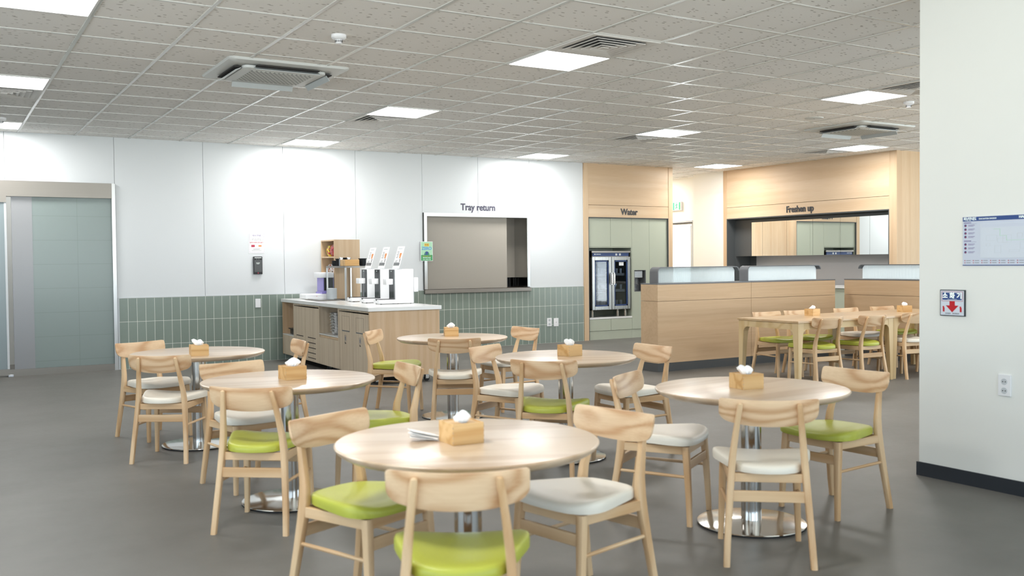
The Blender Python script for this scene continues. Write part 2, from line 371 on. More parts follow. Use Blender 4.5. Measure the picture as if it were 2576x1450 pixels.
obj('dado_strip', Bs((2.09, 6.604, YW-.008, YW, TZ, TZ+.008), (8.559, 9.664, YW-.008, YW, TZ, TZ+.008), (2.09, 2.112, YW-.012, YW, 0, TZ+.008)), 'edge_grey', wb)
# hall behind the sliding door, room behind hatch
struct('wall_hall', Bs((-4, 5.9, YW+1.6, YW+1.7, 0, CEIL), (5.9, 6.0, YW+.2, YW+1.7, 0, CEIL)), 'cream_wall')
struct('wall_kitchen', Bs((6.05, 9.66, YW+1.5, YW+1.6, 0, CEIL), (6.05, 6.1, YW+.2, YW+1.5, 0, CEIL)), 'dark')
struct('wall_left', Bs((-4.1, -4, -4, 6.0, 0, .2), (-4.1, -4, -4, 6.0, 2.6, CEIL), (-4.1, -4, -4, -2.0, .2, 2.6), (-4.1, -4, 6.0, 17.9, 0, CEIL)), 'wall_white')
# wall behind the camera and the far right wall, both with window bands
struct('wall_front', Bs((-4, 16, -4.1, -4, 0, .2), (-4, 16, -4.1, -4, 2.6, CEIL), (-4, -3, -4.1, -4, .2, 2.6), (15, 16, -4.1, -4, .2, 2.6)), 'cream_wall')
struct('wall_right', Bs((16, 16.1, -4, 9.87, 0, .2), (16, 16.1, -4, 9.87, 2.6, CEIL), (16, 16.1, -4, -1.5, .2, 2.6), (16, 16.1, 7.5, 9.87, .2, 2.6)), 'cream_wall')
def window(name, x0, x1, y0, y1):
    bm = bmesh.new(); n = 8
    if x1-x0 > 1:
        for i in range(n+1): x = x0+(x1-x0)*i/n; box(bm, x-.03, x+.03, y0, y1, .2, 2.6)
        box(bm, x0, x1, y0, y1, .2, .26); box(bm, x0, x1, y0, y1, 2.54, 2.6); pane = (x0, x1, (y0+y1)/2-.004, (y0+y1)/2+.004, .26, 2.54)
    else:
        for i in range(n+1): y = y0+(y1-y0)*i/n; box(bm, x0, x1, y-.03, y+.03, .2, 2.6)
        box(bm, x0, x1, y0, y1, .2, .26); box(bm, x0, x1, y0, y1, 2.54, 2.6); pane = ((x0+x1)/2-.004, (x0+x1)/2+.004, y0, y1, .26, 2.54)
    w = struct(name, bm, 'white_matte'); obj('pane', B(*pane), 'pane', w)
window('window_1', -3, 15, -4.08, -4.02); window('window_2', 16.02, 16.08, -1.5, 7.5); window('window_3', -4.08, -4.02, -2.0, 6.0)
# column with navy base at the right
struct('wall_column', B(5.362, 6.35, .3, 3.896, 0, CEIL), 'col_wall')
struct('baseboard_column', Bs((5.350, 6.362, .288, 3.908, 0, .086)), 'navy_base')
# corridor beyond: recess wall with a glazed door
struct('wall_corridor', Bs((13.017, 13.34, 13.75, 14.6, 0, CEIL), (13.34, 13.44, 14.6, 15.0, 0, CEIL), (13.34, 13.44, 15.0, 17.9, 2.22, CEIL), (11.659, 13.44, 17.9, 18, 0, CEIL)), 'cream_wall')
d = struct('door_1', Bs((13.33, 13.42, 14.97, 15.0, 0, 2.2), (13.33, 13.42, 15.0, 17.9, 2.12, 2.2), (13.35, 13.40, 15.0, 15.06, 0, 2.1), (13.35, 13.40, 16.3, 16.36, 0, 2.1), (13.35, 13.40, 15.0, 17.9, 0, .08)), 'edge_grey')
obj('door_glass', B(13.372, 13.378, 15.06, 17.9, .08, 2.12), 'pane', d)
obj('closer_rail', B(13.30, 13.34, 14.98, 17.0, 2.145, 2.16), 'dark', d)

# ------------------------------------------------ Water wall
WX0, WX1 = 9.664, 11.659
wl = struct('wall_water', Bs((WX0, WX0+.095, YW-.02, YW+.6, 0, CEIL), (WX1-.1, WX1, YW-.02, YW+.1, 0, CEIL)), 'oak_v')
obj('upper_panel', Bs((WX0+.098, WX1-.103, YW-.015, YW+.6, 2.365, CEIL), (WX0+.098, WX1-.103, YW-.015, YW+.6, 2.152, 2.359)), 'oak_h', wl)
obj('side_panel', Bs((WX1-.06, WX1, YW+.103, YW+1.3, 0, CEIL), (WX1-.06, WX1, YW+1.303, YW+2.6, 0, CEIL), (WX1-.06, WX1, YW+2.603, 17.9, 0, CEIL)), 'oak_v', wl)
obj('opening_frame', Bs((WX0+.095, WX1-.1, YW-.018, YW+.6, 2.138, 2.150), (WX0+.095, WX0+.109, YW-.018, YW+.6, 0, 2.138), (WX1-.114, WX1-.1, YW-.018, YW+.6, 0, 2.138)), 'darkgrey', wl)
obj('recess_back', B(WX0+.1, WX1-.1, YW+.62, YW+.66, 0, CEIL), 'dark', wl)
t = text('water_lettering', 'Water', 'sign_text', None, (10.655, YW-.017, 2.248), (PI/2, 0, 0), .150, 'CENTER', .004, .92, .0045)
tag(t, 'dark Water lettering on the oak panel above the sage cabinets', 'sign')
CX0, CX1 = WX0+.111, WX1-.116
# left cabinet with niche
c1 = thing('niche_cabinet', 'sage green built-in cabinet whose niche holds the cup steriliser', 'cabinet', (10.2, YW+.03, 0))
NY = YW+.03
def cabbox(*bs): return Bs(*bs)
obj('body', cabbox((CX0, CX0+.018, NY+.004, YW+.6, .15, 2.136), (10.715, 10.728, NY+.004, YW+.6, .15, 2.136), (CX0, 10.728, YW+.56, YW+.6, .15, 2.136), (CX0, 10.728, NY+.004, YW+.6, 1.615, 1.633)), 'green_cab', c1)
for a, b in ((CX0, 10.257), (10.260, 10.728)):
    obj('door', B(a+.001, b-.001, NY-.018, NY, 1.636, 2.134, bev=.001), 'green_cab', c1)
    obj('lower_door', B(a+.001, b-.001, NY-.018, NY, .157, .358, bev=.001), 'green_cab', c1)
obj('niche_shelf', B(CX0, 10.728, NY-.02, YW+.56, .361, .394, bev=.002), 'stone', c1)
obj('niche_frame', Bs((CX0, 10.728, NY-.016, NY, 1.618, 1.633), (CX0, CX0+.012, NY-.016, NY, .394, 1.618), (10.716, 10.728, NY-.016, NY, .394, 1.618)), 'green_cab', c1)
obj('plinth', B(CX0, 10.728, NY-.01, YW+.5, 0, .152), 'green_cab', c1)
c2 = thing('tall_cabinet', 'tall sage green cabinet door with a grey water dispenser recess', 'cabinet', (10.93, NY, 0))
hx0, hx1, hz0, hz1 = 10.783, 11.045, .829, 1.215
obj('door', Bs((10.731, hx0, NY-.018, NY, .157, 2.134), (hx1, 11.126, NY-.018, NY, .157, 2.134), (hx0, hx1, NY-.018, NY, .157, hz0), (hx0, hx1, NY-.018, NY, hz1, 2.134)), 'green_cab', c2)
obj('body', B(10.731, 11.126, NY+.25, YW+.58, .15, 2.134), 'green_cab', c2)
dp = obj('dispenser_recess', Bs((hx0, hx0+.008, NY-.02, NY+.2, hz0, hz1), (hx1-.008, hx1, NY-.02, NY+.2, hz0, hz1), (hx0, hx1, NY-.02, NY+.2, hz1-.008, hz1), (hx0, hx1, NY-.02, NY+.2, hz0, hz0+.008), (hx0, hx1, NY+.19, NY+.2, hz0, hz1)), 'midgrey', c2)
obj('control_head', B(hx0+.01, hx1-.06, NY-.0, NY+.18, 1.075, 1.2, bev=.006), 'silver', dp); obj('nozzle', B(hx0+.05, hx0+.11, NY+.03, NY+.08, .955, 1.06, bev=.005), 'midgrey', dp)
obj('back_plate', B(hx0+.01, hx1-.01, NY+.17, NY+.19, .84, 1.08), 'silver', dp)
obj('plinth', B(10.731, 11.126, NY-.01, YW+.5, 0, .152), 'green_cab', c2)
c3 = thing('tall_cabinet', 'plain tall sage green cabinet nearest the corridor corner', 'cabinet', (11.33, NY, 0))
obj('door', B(11.130, CX1+.002, NY-.018, NY, .157, 2.134, bev=.001), 'green_cab', c3); obj('plinth', B(11.130, CX1, NY-.01, YW+.5, 0, .152), 'green_cab', c3); obj('body', B(11.132, CX1, NY+.002, YW+.58, .153, 2.132), 'green_cab', c3)
# steriliser
SX0, SX1, SZ0, SZ1, SY = 9.835, 10.682, .522, 1.560, YW-.01
st = thing('cup_steriliser', 'stainless two-door cup steriliser with blue glass borders in the sage niche', 'steriliser', (10.26, YW+.2, .394))
obj('body', Bs((SX0, SX0+.02, SY+.03, SY+.46, SZ0, SZ1), (SX1-.02, SX1, SY+.03, SY+.46, SZ0, SZ1), (SX0, SX1, SY+.44, SY+.46, SZ0, SZ1), (SX0, SX1, SY+.03, SY+.46, SZ0, SZ0+.03), (SX0, SX1, SY+.03, SY+.46, 1.45, SZ1-.002), (SX0-.0, SX1+.0, SY+.0, SY+.46, SZ1-.03, SZ1)), 'brushed', st)
pn = obj('control_panel', B(SX0+.03, SX1-.03, SY+.012, SY+.03, 1.468, 1.527, bev=.002), 'blue', st)
obj('panel_print', Bs((SX0+.10, SX0+.20, SY+.0112, SY+.012, 1.497, 1.508), (SX0+.06, SX0+.085, SY+.0112, SY+.012, 1.492, 1.512), (SX0+.52, SX0+.56, SY+.0112, SY+.012, 1.48, 1.515), (SX0+.60, SX0+.64, SY+.0112, SY+.012, 1.48, 1.515)), 'edge_grey', pn)
DM = 10.262
for a, b, s in ((SX0+.005, DM-.004, 1), (DM+.004, SX1-.005, 0)):
    z0, z1 = SZ0+.005, 1.455; w = .058; 
    dr = obj('door', Bs((a, a+w, SY, SY+.028, z0, z1), (b-w, b, SY, SY+.028, z0, z1), (a+w, b-w, SY, SY+.028, z0, z0+.06), (a+w, b-w, SY, SY+.028, z1-.06, z1), bev=.003), 'door_steel', st)
    obj('blue_border', Bs((a+w, a+w+.022, SY+.008, SY+.02, z0+.06, z1-.06), (b-w-.022, b-w, SY+.008, SY+.02, z0+.06, z1-.06), (a+w, b-w, SY+.008, SY+.02, z0+.06, z0+.085), (a+w, b-w, SY+.008, SY+.02, z1-.085, z1-.06)), 'blue', dr)
    obj('door_glass', B(a+w, b-w, SY+.021, SY+.024, z0+.06, z1-.06), 'ster_glass', dr)
    hx = b-.022 if s else a+.022
    bm = bmesh.new(); lathe(bm, [(.008, 0), (.019, .004), (.019, .165), (.008, .17)], 16, (hx, SY-.045, .985)); box(bm, hx-.012, hx+.012, SY-.045, SY, .965, .985); box(bm, hx-.012, hx+.012, SY-.045, SY, 1.155, 1.175)
    obj('handle', bm, 'steel', dr, smooth=True)
obj('warning_sticker', B(10.44, 10.54, SY+.0195, SY+.0205, 1.30, 1.36), 'white_plastic', st)
obj('interior_back', B(SX0+.02, SX1-.02, SY+.42, SY+.44, SZ0+.03, 1.45), 'acgrey', st)
shelfz = (.60, .88, 1.165)
for z in shelfz:
    bm = bmesh.new(); box(bm, SX0+.022, SX1-.022, SY+.05, SY+.06, z-.045, z-.0)
    for i in range(12): y = SY+.06+i*.032; box(bm, SX0+.022, SX1-.022, y, y+.006, z-.008, z-.002)
    obj('shelf_rack', bm, 'brushed', st)
bm = bmesh.new()
for zc in shelfz:
    for i in range(9): tube(bm, [(SX0+.024, SY+.41, zc+.03+i*.024), (SX1-.024, SY+.41, zc+.03+i*.024)], .003, 5)
obj('wire_guard', bm, 'steel', st)
for cx in (SX0+.06, 10.45, SX1-.06):
    obj('leg', L([(.022, 0), (.027, .005), (.027, .1), (.02, .104), (.02, .128)], 16, (cx, SY+.09, .394)), 'steel', st, smooth=True)
obj('leg', L([(.022, 0), (.027, .005), (.027, .1), (.02, .104), (.02, .128)], 16, (SX0+.06, SY+.4, .394)), 'steel', st, smooth=True)
# steel cups in rows
def cup_bm(r=.034, h=.085):
    return L([(r*.8, 0), (r, h), (r*.96, h), (r*.76, .004)], 16)
cup0 = None; rows = {1.165: 'top', .88: 'middle', .60: 'bottom'}
for z in shelfz:
    for side, xs in (('left', [9.93, 10.0, 10.07, 10.14, 10.19]), ('right', [10.35, 10.42, 10.49, 10.56])):
        for i, x in enumerate(xs):
            if z == .88 and side == 'right' and i == 2: continue
            y = SY+.13+.02*((i*7) % 3)
            if cup0 is None:
                cup0 = obj('steel_cup', cup_bm(), 'alu', smooth=True); cup0['category'] = 'cup'; c = cup0
            else: c = cup0.copy(); COL.objects.link(c)
            c.location = (x, y, z-.002)
            if z == .88 and side == 'right' and i == 1: c.rotation_euler = (0, .5, 0); c.location.z += .018; c['label'] = 'steel cup toppled sideways behind the right glass door of the steriliser'; c['group'] = 'steel cups in the steriliser'; continue
            c['label'] = f'upright steel cup on the {rows[z]} rack behind the {side} steriliser door'; c['group'] = f'steel cups on the {rows[z]} rack, {side} door'

# ------------------------------------------------ Freshen up wall
FX, FY0, FY1 = 13.017, 9.868, 13.745
wf = struct('wall_freshen', Bs((FX, FX+.25, 13.655, FY1, 0, CEIL), (FX, FX+.1, FY0, 10.007, 0, CEIL)), 'oak_v')
obj('upper_panel', Bs((FX+.003, FX+.6, 10.010, 13.652, 2.378, CEIL), (FX+.003, FX+.6, 10.010, 13.652, 2.166, 2.372)), 'oak_hy', wf)
obj('end_panel', Bs((FX+.1, FX+.7, FY0-.0, FY0+.04, 0, CEIL), (FX+.703, 16, FY0, FY0+.04, 0, CEIL)), 'oak_v', wf)
obj('opening_frame', Bs((FX-.002, FX+.2, 10.007, 13.655, 2.148, 2.164), (FX-.002, FX+.2, 10.007, 10.022, 0, 2.148), (FX-.002, FX+.2, 13.641, 13.655, 0, 2.148)), 'darkgrey', wf)
obj('recess_lining', Bs((FX+.2, FX+.6, 13.62, 13.655, 0, 2.15), (FX+.2, FX+.6, 10.007, 10.03, 0, 2.15), (FX+.59, FX+.62, 13.46, 13.62, 0, 2.15), (FX+.2, FX+.6, 10.0, 13.65, 2.14, 2.15)), 'darkgrey', wf)
obj('splashback', B(FX+.585, FX+.60, 10.03, 13.46, .93, 1.46), 'splash', wf)
obj('recess_core', B(FX+.62, FX+.7, 9.9, 13.7, 0, CEIL), 'darkgrey', wf)
t = text('freshen_lettering', 'Freshen up', 'sign_text', None, (FX-.001, 11.845, 2.262), (PI/2, 0, -PI/2), .155, 'CENTER', .004, .90, .0045)
tag(t, 'dark Freshen up lettering on the oak panel above the mirrors', 'sign')
mc = thing('mirror_cabinet', 'row of mirror-fronted wall cabinets under the Freshen up sign', 'cabinet', (13.4, 11.7, 1.45))
obj('body', B(13.236, FX+.58, 10.06, 13.62, 1.452, 2.132), 'darkgrey', mc)
obj('filler_panel', B(13.22, 13.236, 13.21, 13.62, 1.45, 2.134), 'darkgrey', mc)
ys = [13.206, 12.926, 12.333, 11.734, 11.137, 10.538, 10.05]
for a, b in zip(ys, ys[1:]): obj('mirror_door', B(13.22, 13.235, b+.002, a-.002, 1.45, 2.082), 'mirror', mc)
obj('head_filler', B(13.22, 13.236, 10.05, 13.206, 2.084, 2.134), 'darkgrey', mc)
vt = thing('vanity_counter', 'white worktop over sage cabinets in the wash recess', 'counter', (13.3, 11.7, 0))
obj('worktop', B(13.04, FX+.584, 10.03, 13.455, .885, .929, bev=.003), 'stone', vt)
for a, b in ((10.03, 10.7), (10.7, 11.38), (11.38, 12.06), (12.06, 12.74), (12.74, 13.44)): obj('door', B(13.07, 13.09, a+.0015, b-.0015, .12, .88, bev=.001), 'green_cab', vt)
obj('plinth', B(13.09, 13.5, 10.03, 13.44, 0, .12), 'green_cab', vt); obj('body', B(13.092, 13.58, 10.035, 13.44, .122, .884), 'green_cab', vt)

# ------------------------------------------------ left sliding door
dr = struct('door_2', Bs((-.6, 2.040, YW-.055, YW+.1, 2.27, 2.467)), 'brushed')
obj('post', Bs((2.040, 2.085, YW-.03, YW+.2, 0, 2.467)), 'brushed_v', dr)
obj('bottom_rail', B(.78, 2.040, YW-.03, YW+.03, .0, .085), 'brushed', dr)
obj('stile', B(.86, 1.095, YW-.012, YW+.012, .085, 2.27), 'stile_grey', dr)
obj('fixed_glass', B(1.095, 2.040, YW-.008, YW+.008, .085, 2.27), 'frost', dr)
sl = obj('sliding_leaf', B(-.5, .79, YW-.085, YW-.073, .06, 2.19), 'clear', dr)
obj('top_clamp', B(-.5, .80, YW-.10, YW-.058, 2.19, 2.268), 'brushed', sl); obj('foot_rail', B(-.5, .80, YW-.10, YW-.058, .02, .1), 'brushed', sl); obj('leaf_stile', B(.775, .80, YW-.09, YW-.068, .1, 2.19), 'edge_grey', sl)
obj('floor_guide', B(.78, .84, YW-.11, YW-.05, 0, .03, bev=.004), 'silver', dr)

# ------------------------------------------------ tray return hatch
hx0, hx1, hz0, hz1 = 6.604, 8.559, .905, 2.170
ht = thing('tray_hatch', 'stainless framed tray return hatch in the white wall with a beige shutter', 'hatch', (7.6, YW, .9))
obj('frame', Bs((hx0, hx0+.05, YW-.02, YW+.25, hz0+.06, hz1-.05), (hx1-.045, hx1, YW-.02, YW+.02, hz0+.06, hz1-.05), (hx0, hx1, YW-.022, YW+.25, hz1-.055, hz1)), 'brushed_v', ht)
obj('jamb_plate', B(hx1-.05, hx1-.044, YW-.01, YW+.62, hz0+.06, hz1-.055), 'steel', ht)
obj('sill', B(hx0-.01, hx1+.005, YW-.05, YW+.8, hz0-.01, hz0+.05, bev=.004), 'brushed', ht)
obj('shutter', B(hx0+.05, 8.155, YW+.06, YW+.08, hz0+.055, hz1-.05), 'beige_metal', ht)
obj('inner_screen', B(7.95, 8.75, YW+.40, YW+.42, 1.12, hz1), 'beige_metal', ht)
obj('back_duct', Bs((8.1, 8.8, YW+.9, YW+.95, .5, 1.4)), 'dark', ht)
bm = bmesh.new()
for dx in (0, .05, .09): tube(bm, [(8.38+dx, YW+.5, 1.3), (8.38+dx, YW+.5, .96)], .012, 6)
tube(bm, [(8.50, YW+.5, 1.25), (8.53, YW+.5, 1.1), (8.62, YW+.5, 1.06), (8.68, YW+.5, 1.12), (8.70, YW+.5, 1.25)], .01, 6)
obj('cables', bm, 'black', ht, smooth=True)
t = text('tray_lettering', 'Tray return', 'sign_violet', None, (7.588, YW-.001, 2.268), (PI/2, 0, 0), .150, 'CENTER', .004, .90, .003)
tag(t, 'dark Tray return lettering on the white wall above the hatch', 'sign')

# ================================================================== CEILING FIXTURES
def light_panel():
    r = thing('ceiling_light', '', 'ceiling light', (0, 0, 0))
    obj('frame', Bs((-.325, .325, -.315, -.300, -.012, 0), (-.325, .325, .300, .315, -.012, 0), (-.325, -.310, -.3, .3, -.012, 0), (.310, .325, -.3, .3, -.012, 0)), 'white_matte', r, local=True)
    obj('diffuser', B(-.31, .31, -.3, .3, -.009, -.002), 'lamp', r, local=True)
    return r
LP = light_panel(); first = True
lights = [(-1, 1, 'square ceiling light at the top left corner, cut by the frame edge'), (-1, 6, 'square ceiling light directly over the louvred vent near the sliding door'), (-1, 11, 'small square ceiling light close to the wall above the sliding door'),
 (5, 1, 'large square ceiling light touching the biggest square air diffuser'), (5, 6, 'square ceiling light over the island counter side, small diffuser behind it'), (5, 11, 'square ceiling light by the white wall above the notice sheet'),
 (11, 1, 'square ceiling light next to the column with a diffuser in front'), (11, 6, 'square ceiling light in the middle of the room with a diffuser at its far side'), (11, 11, 'square ceiling light by the white wall above the Tray return sign'),
 (17, 6, 'square ceiling light in front of the Freshen up wall'), (17, 11, 'square ceiling light between the Water wall and the Freshen up wall'),
 (17, 1, 'added unseen square ceiling light beyond the column over the long tables'), (-1, -4, 'added unseen square ceiling light behind the camera at the door side'), (11, -4, 'added unseen square ceiling light behind the column'), (17, -4, 'added unseen square ceiling light near the right windows')]  # this row: out-of-view panels added for the room lighting
for k, m, lab in lights:
    x, y = (GX(k)+GX(k+1))/2, (GY(m)+GY(m+1))/2
    if first: o = LP; o.location = (x, y, CEIL); first = False
    else: o = dup(LP, (x, y, CEIL))
    o['label'] = lab; o['group'] = 'square ceiling lights'
    l = bpy.data.lights.new('panel_lamp', 'AREA'); l.shape = 'RECTANGLE'; l.size = .6; l.size_y = .58; l.energy = 17; l.color = (1, .985, .96)
    lo = bpy.data.objects.new('panel_lamp', l); COL.objects.link(lo); lo.parent = o; lo.location = (0, 0, -.014)
l = bpy.data.lights.new('hall_lamp', 'AREA'); l.size = 1.0; l.energy = 40; lo = bpy.data.objects.new('hall_lamp', l); COL.objects.link(lo); lo.location = (2.0, YW+.9, CEIL-.02)
l = bpy.data.lights.new('added_corridor_fill', 'AREA'); l.size = 1.0; l.energy = 45; lo = bpy.data.objects.new('added_corridor_fill', l); COL.objects.link(lo); lo.location = (12.45, 16.2, CEIL-.02)  # unseen area light added to brighten the corridor

def diffuser():
    r = thing('air_diffuser', '', 'air diffuser', (0, 0, 0))
    bm = bmesh.new()
    def ring(a, za, b, zb, th=.006):
        for q in range(4):
            c, s = math.cos(q*PI/2), math.sin(q*PI/2)
            pts = []
            for (h, z) in ((a, za), (b, zb)):
                for w in (-h, h): pts.append((c*w - s*h, s*w + c*h, z))
            v = [bm.verts.new(p) for p in pts] + [bm.verts.new((p[0], p[1], p[2]+th)) for p in pts]
            for f in ((0, 1, 3, 2), (4, 6, 7, 5), (0, 4, 5, 1), (2, 3, 7, 6), (0, 2, 6, 4), (1, 5, 7, 3)): bm.faces.new([v[i] for i in f])
    for i in range(5): a = .285 - i*.052; ring(a, -.014-.003*i, a-.044, -.003)
    box(bm, -.03, .03, -.03, .03, -.028, -.022)
    obj('louvre', bm, 'diff_grey', r, local=True)
    obj('frame', Bs((-.32, .32, -.31, -.285, -.014, 0), (-.32, .32, .285, .31, -.014, 0), (-.32, -.285, -.285, .285, -.014, 0), (.285, .32, -.285, .285, -.014, 0)), 'diff_grey', r, local=True)
    obj('neck', B(-.285, .285, -.285, .285, -.0015, -.0005), 'midgrey', r, local=True)
    return r
DF = diffuser(); first = True
for k, m, lab in ((5, 0, 'biggest square louvred diffuser beside the large ceiling light'), (-1, 7, 'louvred diffuser behind the light near the sliding door'), (5, 7, 'louvred diffuser behind the light in line with the island counter'),
                  (11, 7, 'louvred diffuser behind the middle ceiling light'), (11, 0, 'louvred diffuser in front of the light next to the column'), (17, 7, 'louvred diffuser by the Freshen up wall')):
    p = ((GX(k)+GX(k+1))/2, (GY(m)+GY(m+1))/2, CEIL)
    if first: o = DF; o.location = p; first = False
    else: o = dup(DF, p)
    o['label'] = lab; o['group'] = 'square air diffusers'

def ac_unit():
    r = thing('ceiling_air_conditioner', '', 'air conditioner', (0, 0, 0))
    bm = bmesh.new()
    def fr(h, z, rr=.05): return [(x, y, z) for x, y in rrect(-h, h, -h*.92, h*.92, rr, 5)]
    n = len(fr(.5, 0))
    loft(bm, [fr(.52, 0), fr(.524, -.008), fr(.515, -.02), fr(.44, -.034), fr(.405, -.026)])
    obj('panel', bm, 'acwhite', r, local=True, smooth=True)
    bm = bmesh.new(); loft(bm, [fr(.36, -.03), fr(.36, -.052), fr(.35, -.057), fr(.27, -.057)])
    obj('centre_frame', bm, 'acwhite', r, local=True, smooth=True)
    obj('grille', B(-.27, .27, -.235, .235, -.061, -.056), 'grille', r, local=True)
    for q in range(4):
        R4 = Matrix.Rotation(q*PI/2, 4, 'Z'); d = .40 if q % 2 else .375
        bm = B(-.27, .27, d-.028, d+.028, -.047, -.038); bmesh.ops.transform(bm, matrix=R4, verts=bm.verts); s = obj('air_slot', bm, 'dark', r, local=True)
        bm = bmesh.new(); prism(bm, [(d-.03, -.05), (d-.026, -.05), (d+.004, -.092), (d+.0, -.096)], 'x', -.28, .28)
        if q in (1, 2): bm.free(); bm = bmesh.new(); prism(bm, [(d-.03, -.052), (d-.026, -.048), (d+.022, -.070), (d+.02, -.075)], 'x', -.28, .28)
        bmesh.ops.transform(bm, matrix=R4, verts=bm.verts); obj('vane', bm, 'acgrey', s, local=True)
    return r
A = ac_unit(); A.location = (2.62, 8.38, CEIL); A['label'] = 'white four-way ceiling air conditioner above the left tables, vanes open'; A['group'] = 'four-way ceiling air conditioners'
dup(A, (10.35, 8.42, CEIL), None, 'white four-way ceiling air conditioner near the column in front of the Freshen up wall')
def smoke():
    r = thing('smoke_detector', '', 'smoke detector', (0, 0, 0))
    obj('base', L([(.055, 0), (.056, -.02), (.045, -.032), (.03, -.036)], 28), 'white_plastic', r, True, True)
    obj('sensor', L([(.026, -.036), (.024, -.06), (.018, -.066)], 20), 'white_plastic', r, True, True)
    bm = bmesh.new()
    for i in range(12): a = i*PI/6; c, s = math.cos(a), math.sin(a); tube(bm, [(c*.0262, s*.0262, -.04), (c*.0252, s*.0252, -.056)], .003, 5)
    obj('sensor_slots', bm, 'dark', r, local=True)
    return r
SD = smoke(); SD.location = (2.623, 6.823, CEIL); SD['label'] = 'white smoke detector close to the left air conditioner'; SD['group'] = 'ceiling smoke detectors'
dup(SD, (9.126, 6.768, CEIL), None, 'white smoke detector next to the column under its ceiling light'); dup(SD, (.701, 12.418, CEIL), None, 'white smoke detector near the wall above the sliding door')
sp = thing('ceiling_speaker', 'flat round ceiling speaker cover left of the far air conditioner', 'speaker', (9.139, 8.09, CEIL))
obj('cover', L([(.11, 0), (.108, -.006), (.09, -.009), (.02, -.009)], 32, (9.139, 8.09, CEIL)), 'acwhite', sp, True); obj('logo_dot', L([(.008, -.009), (.007, -.011)], 10, (9.139, 8.09, CEIL)), 'midgrey', sp)

# ================================================================== CHAIRS
def crest_bm():
    bm = bmesh.new(); n, m = 32, 10; fr, bk = [], []
    for i in range(n+1):
        x = -.22*math.cos(PI*i/n); t = abs(x)/.22
        def corner(r): k = max(0, (t-(1-r/.22))/(r/.22)); return r*.8*(1-math.sqrt(max(0, 1-min(1, k)**2)))
        top = .752 + .008*t*t - corner(.016); bot = .630 + .034*t**2.4 + corner(.038)
        F, Bk = [], []
        for j in range(m+1):
            z = bot + (top-bot)*j/m; y = -.214 - .245*(z-.64) + .93*x*x
            e = .009*(1 - .45*abs(2*j/m-1)**4)*(1-.35*t**8)
            F.append(bm.verts.new((x, y+.009+e, z))); Bk.append(bm.verts.new((x, y+.009-e, z)))
        fr.append(F); bk.append(Bk)
    for i in range(n):
        for j in range(m):
            bm.faces.new((fr[i][j], fr[i+1][j], fr[i+1][j+1], fr[i][j+1])); bm.faces.new((bk[i][j], bk[i][j+1], bk[i+1][j+1], bk[i+1][j]))
        bm.faces.new((fr[i][m], fr[i+1][m], bk[i+1][m], bk[i][m])); bm.faces.new((fr[i][0], bk[i][0], bk[i+1][0], fr[i+1][0]))
    for c in (0, n):
        for j in range(m): bm.faces.new((fr[c][j], fr[c][j+1], bk[c][j+1], bk[c][j]))
    return bm
def seat_bm():
    half = [(0, .232), (.07, .231), (.13, .227), (.18, .215), (.213, .192), (.228, .158), (.228, .12), (.216, .07), (.198, .01), (.180, -.05), (.163, -.105), (.142, -.15), (.112, -.182), (.07, -.202), (0, -.211)]
    out = half + [(-x, y) for x, y in half[-2:0:-1]]
    def sadd(x, y): return .020*(abs(x)/.22)**2.2 - .006*max(0, (y-.12)/.1)**2
    bm = bmesh.new(); rings = []
    prof = [(1.0, .417, .3), (1.004, .427, .7), (1.0, .437, 1), (.985, .445, 1), (.95, .451, 1), (.88, .455, 1), (.7, .456, 1), (.45, .454, 1), (.2, .453, 1)]
    for k, z, sd in prof: rings.append([(x*k, .01+(y-.01)*k, z + sadd(x*k, y*k)*sd) for x, y in out])
    rings.insert(0, [(x*.95, .01+(y-.01)*.95, .414 + sadd(x, y)*.25) for x, y in out])
    loft(bm, rings); return bm
def rear_leg(s):
    bm = bmesh.new(); P = [(0, .191, -.232, .030, .032), (.10, .186, -.213, .031, .034), (.25, .176, -.187, .032, .040), (.36, .168, -.170, .033, .047), (.43, .163, -.163, .033, .050), (.50, .157, -.168, .031, .044), (.60, .146, -.193, .028, .034), (.68, .136, -.216, .026, .028), (.725, .130, -.231, .025, .026), (.737, .129, -.235, .021, .02), (.742, .129, -.236, .010, .010)]
    loft(bm, [rsec(s*x, y, z, wx, wy) for z, x, y, wx, wy in P]); return bm
def front_leg(s):
    bm = bmesh.new(); P = [(0, .187, .214, .026, .028), (.15, .182, .208, .031, .032), (.30, .177, .199, .037, .036), (.414, .172, .190, .042, .038)]
    loft(bm, [rsec(s*x, y, z, wx, wy) for z, x, y, wx, wy in P]); return bm
chair_seatmesh = {}
